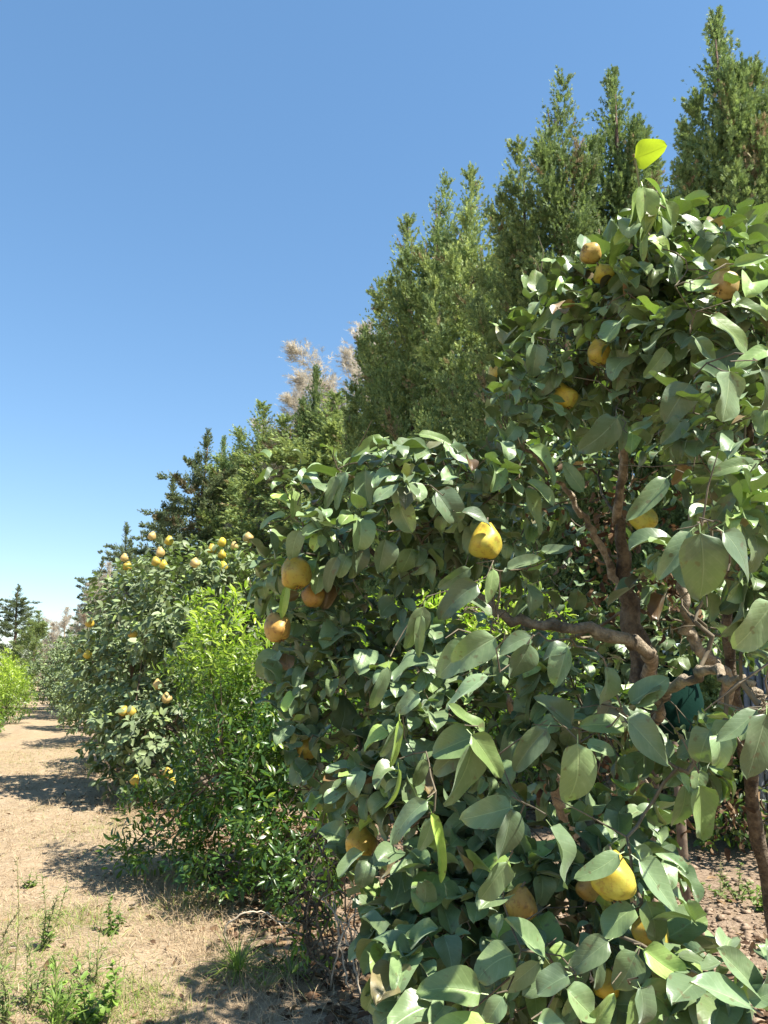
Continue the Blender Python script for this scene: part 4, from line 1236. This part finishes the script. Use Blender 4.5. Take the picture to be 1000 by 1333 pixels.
tag(link("soil_clods", mesh_from("soil_clods", v.reshape(-1, 3), (fa[None] + (np.arange(n) * 12)[:, None, None]).reshape(-1, 3), smooth=False), M_CLOD), "crumbly reddish brown soil clods behind the near quince", "soil", None, "stuff")

# ------------------------------------------------------------------ weeds and twigs along the path
def weed(name, px, py, h_px, nlv, L, shape, ratio, tint, label, cat, stems=1, spread=.12, lean=.15, seed=0, lay=.5, mat=None, head=False):
    rw = np.random.RandomState(seed + 50)
    b = G(px, py); b[2] = float(ground_h(b[0], b[1]))
    dist = (b - EYE) @ np.array([SH * CP, CH * CP, SP])
    H = h_px * dist / FPX
    o = empty(name, b)
    acc = Acc(); lf = Acc()
    for s_ in range(stems):
        hh = H * (1 if s_ == 0 else rw.uniform(.5, .95))
        off = rw.randn(3) * [spread, spread, 0] * (0 if s_ == 0 else 1)
        top = b + off * 1.6 + rw.randn(3) * [lean * hh, lean * hh, 0] + [0, 0, hh]
        path = smooth_path([b + off * .4 - [0, 0, .01], b + off + [0, 0, hh * .45] + rw.randn(3) * .01, top], 10)
        tube(acc, path, np.linspace(.0035, .0012, 10), 6, s_)
        m = nlv
        f = rw.uniform(.08, 1, m)
        bp_ = np.stack([np.interp(f * 9, np.arange(10), path[:, k2]) for k2 in range(3)], 1)
        az = np.arange(m) * 2.4 + rw.uniform(0, 6)
        el = rw.normal(lay, .3, m)
        d = np.stack([np.cos(az) * np.cos(el), np.sin(az) * np.cos(el), np.sin(el)], 1)
        leaves(lf, bp_, d, np.array([0, 0, 1.]) + rw.randn(m, 3) * .25, rw.uniform(L * .6, L * 1.15, m) * (1.15 - .6 * f), ratio, rw.uniform(.2, 1.2, m), .25, rw.uniform(tint[0], tint[1], m), shape, 3, 6, .04, 0, seed + s_)
        if head:
            mm = 46
            f = rw.uniform(.35, 1, mm)
            bp_ = np.stack([np.interp(f * 9, np.arange(10), path[:, k2]) for k2 in range(3)], 1)
            leaves(lf, bp_, rw.randn(mm, 3) * .8 + [0, 0, .9], rw.randn(mm, 3), rw.uniform(.010, .03, mm), .3, .3, .2, rw.uniform(-1, -.3, mm), 'lance', 3, 4, 0, 0, seed + 9)
    link("stem", acc.mesh("weed_stem", b), M_STEM, o)
    link("leaves", lf.mesh("weed_leaves", b), mat or M_WEED, o)
    tag(o, label, cat)
    return o
weed("dock_weed", 20, 1262, 138, 12, .05, 'lance', .25, (-.5, .3), "tall thin seeding weed at the left edge of the path", "weed", 1, .1, .05, 1, head=True)
weed("dock_weed", 8, 1245, 60, 10, .04, 'lance', .25, (-.6, .2), "short dry brown stalked weed left of the tall seeding one", "weed", 2, .03, .2, 12, head=True)
weed("leafy_weed", 52, 1240, 95, 60, .05, 'lance', .36, (-.2, .4), "upright leafy weed right of the tall seeding weed", "weed", 3, .03, .08, 2)
weed("leafy_weed", 40, 1305, 95, 50, .045, 'lance', .35, (-.3, .4), "sprawling grey green weed below the upright leafy one", "weed", 5, .07, .2, 3)
weed("leafy_weed", 112, 1330, 82, 40, .055, 'ovate', .55, (.2, .7), "bright green broad leaved weed at the bottom of the path", "weed", 6, .06, .15, 4)
weed("leafy_weed", 125, 1275, 85, 30, .04, 'lance', .3, (-.5, .3), "thin faded weed just above the bright broad leaved one", "weed", 4, .05, .15, 5)
weed("grass_tuft", 70, 1348, 90, 50, .11, 'lance', .10, (.2, .7), "upright blade leaved green tuft at the bottom left", "weed", 3, .03, .1, 6, 1.1)
weed("seedling", 147, 1214, 46, 30, .05, 'ovate', .5, (0, .15), "dark little seedling at the tip of the tree shadow", "seedling", 3, .03, .1, 7, .3, M_CITRUS)
weed("leafy_weed", 40, 1150, 24, 16, .04, 'ovate', .5, (0, .5), "tiny round weed alone on the straw of the path", "weed", 3, .03, .1, 8)
weed("leafy_weed", 5, 1335, 120, 48, .05, 'lance', .3, (-.4, .4), "ragged weed in the bottom left corner", "weed", 6, .08, .2, 9)
weed("leafy_weed", 963, 1165, 48, 30, .05, 'ovate', .5, (-.3, .2), "pale leafy weed in half shade on the soil right of the near quince", "weed", 5, .08, .15, 10)
weed("leafy_weed", 938, 1160, 40, 20, .04, 'lance', .35, (-.5, .1), "thin dry weed left of the pale leafy weed on the soil", "weed", 3, .04, .1, 11)
weed("leafy_weed", 1000, 1185, 36, 22, .06, 'ovate', .55, (.1, .5), "green weed at the right edge behind the near quince", "weed", 4, .05, .1, 13)

def tuft(px, py, n, L, tint, label, seed):
    rw = np.random.RandomState(seed)
    b = G(px, py)
    acc = Acc()
    az = rw.uniform(0, 6.28, n); el = rw.uniform(.25, 1.35, n)
    d = np.stack([np.cos(az) * np.cos(el), np.sin(az) * np.cos(el), np.sin(el)], 1)
    bb = b + np.stack([np.cos(az), np.sin(az), np.zeros(n)], 1) * rw.uniform(0, .035, (n, 1))
    nr = np.stack([-np.cos(az) * np.sin(el), -np.sin(az) * np.sin(el), np.cos(el)], 1)
    ln = rw.uniform(.5, 1.1, n) * L
    leaves(acc, bb, d, nr, ln, .006 / ln, rw.uniform(.5, 1.9, n), .2, rw.uniform(tint[0], tint[1], n), 'blade', 3, 9, 0, 0, seed)
    o = link("grass_tuft", acc.mesh("grass_tuft", b), M_GRASS, None, b)
    return tag(o, label, "grass tuft")
tuft(312, 1262, 130, .26, (-.15, .8), "long bladed green grass tuft under the arched dry twig", 3)
tuft(378, 1268, 50, .24, (-.4, .3), "thin shaded grass tuft right of the long bladed one", 4)
tuft(345, 1285, 40, .12, (-.9, .3), "short yellowing grass tuft below the arched dry twig", 6)

def dry_twig(pts_, r, label, side=0, seed=0):
    acc = Acc()
    p = smooth_path(pts_, 22, .003, seed)
    tube(acc, p, np.linspace(r, r * .4, 22), 7, seed, .05)
    rw = np.random.RandomState(seed)
    for i in range(side):
        j = rw.randint(5, 20)
        e = p[j] + unit(rw.randn(3) + [0, 0, .4]) * rw.uniform(.05, .16)
        tube(acc, smooth_path([p[j], (p[j] + e) / 2 + rw.randn(3) * .01, e], 5), np.linspace(r * .45, r * .15, 5), 5, i)
    b = p[0].copy()
    o = link("dry_twig", acc.mesh("dry_twig", b), M_DRYTWIG, None, b)
    return tag(o, label, "twig")
e1 = G(293, 1228); e2 = G(371, 1222)
def above(px, py, ref, dd=0.0):
    """a point of the view ray at the depth of ref"""
    z = project(ref)[2]
    return P(px, py, float(z) + dd)
dry_twig([e1, above(295, 1205, e1), above(315, 1190, e1), above(338, 1186, e1, .05), above(358, 1198, e1, .1), above(372, 1215, e1, .1) ], .006, "bare dry twig arching over the grass tuft", 0, 3)
g0 = G(410, 1265)
dry_twig([G(330, 1225), above(345, 1190, g0), above(365, 1200, g0), above(400, 1203, g0), above(425, 1200, g0)], .004, "straight thin dry twig behind the arched one", 1, 4)
for i, (c_, lb) in enumerate([([(455, 1290), (445, 1240), (438, 1195), (434, 1160)], "upright dead twig in the brushwood at the dark foot of the near quince"),
                              ([(430, 1285), (442, 1230), (462, 1190), (478, 1182)], "slanting dead twig in the brushwood, crossing the upright one"),
                              ([(470, 1295), (455, 1235), (430, 1180), (405, 1165)], "long dead twig leaning left over the small sapling"),
                              ([(462, 1280), (470, 1235), (455, 1205), (432, 1196)], "curled dead twig at the right of the brushwood")]):
    r0 = G(440, 1290)
    pl = [np.array([*G(*c_[0])[:2], -.01])] + [above(a_, b_, r0, .1 * j) for j, (a_, b_) in enumerate(c_[1:])]
    dry_twig(pl, .0045, lb, 6, 20 + i)
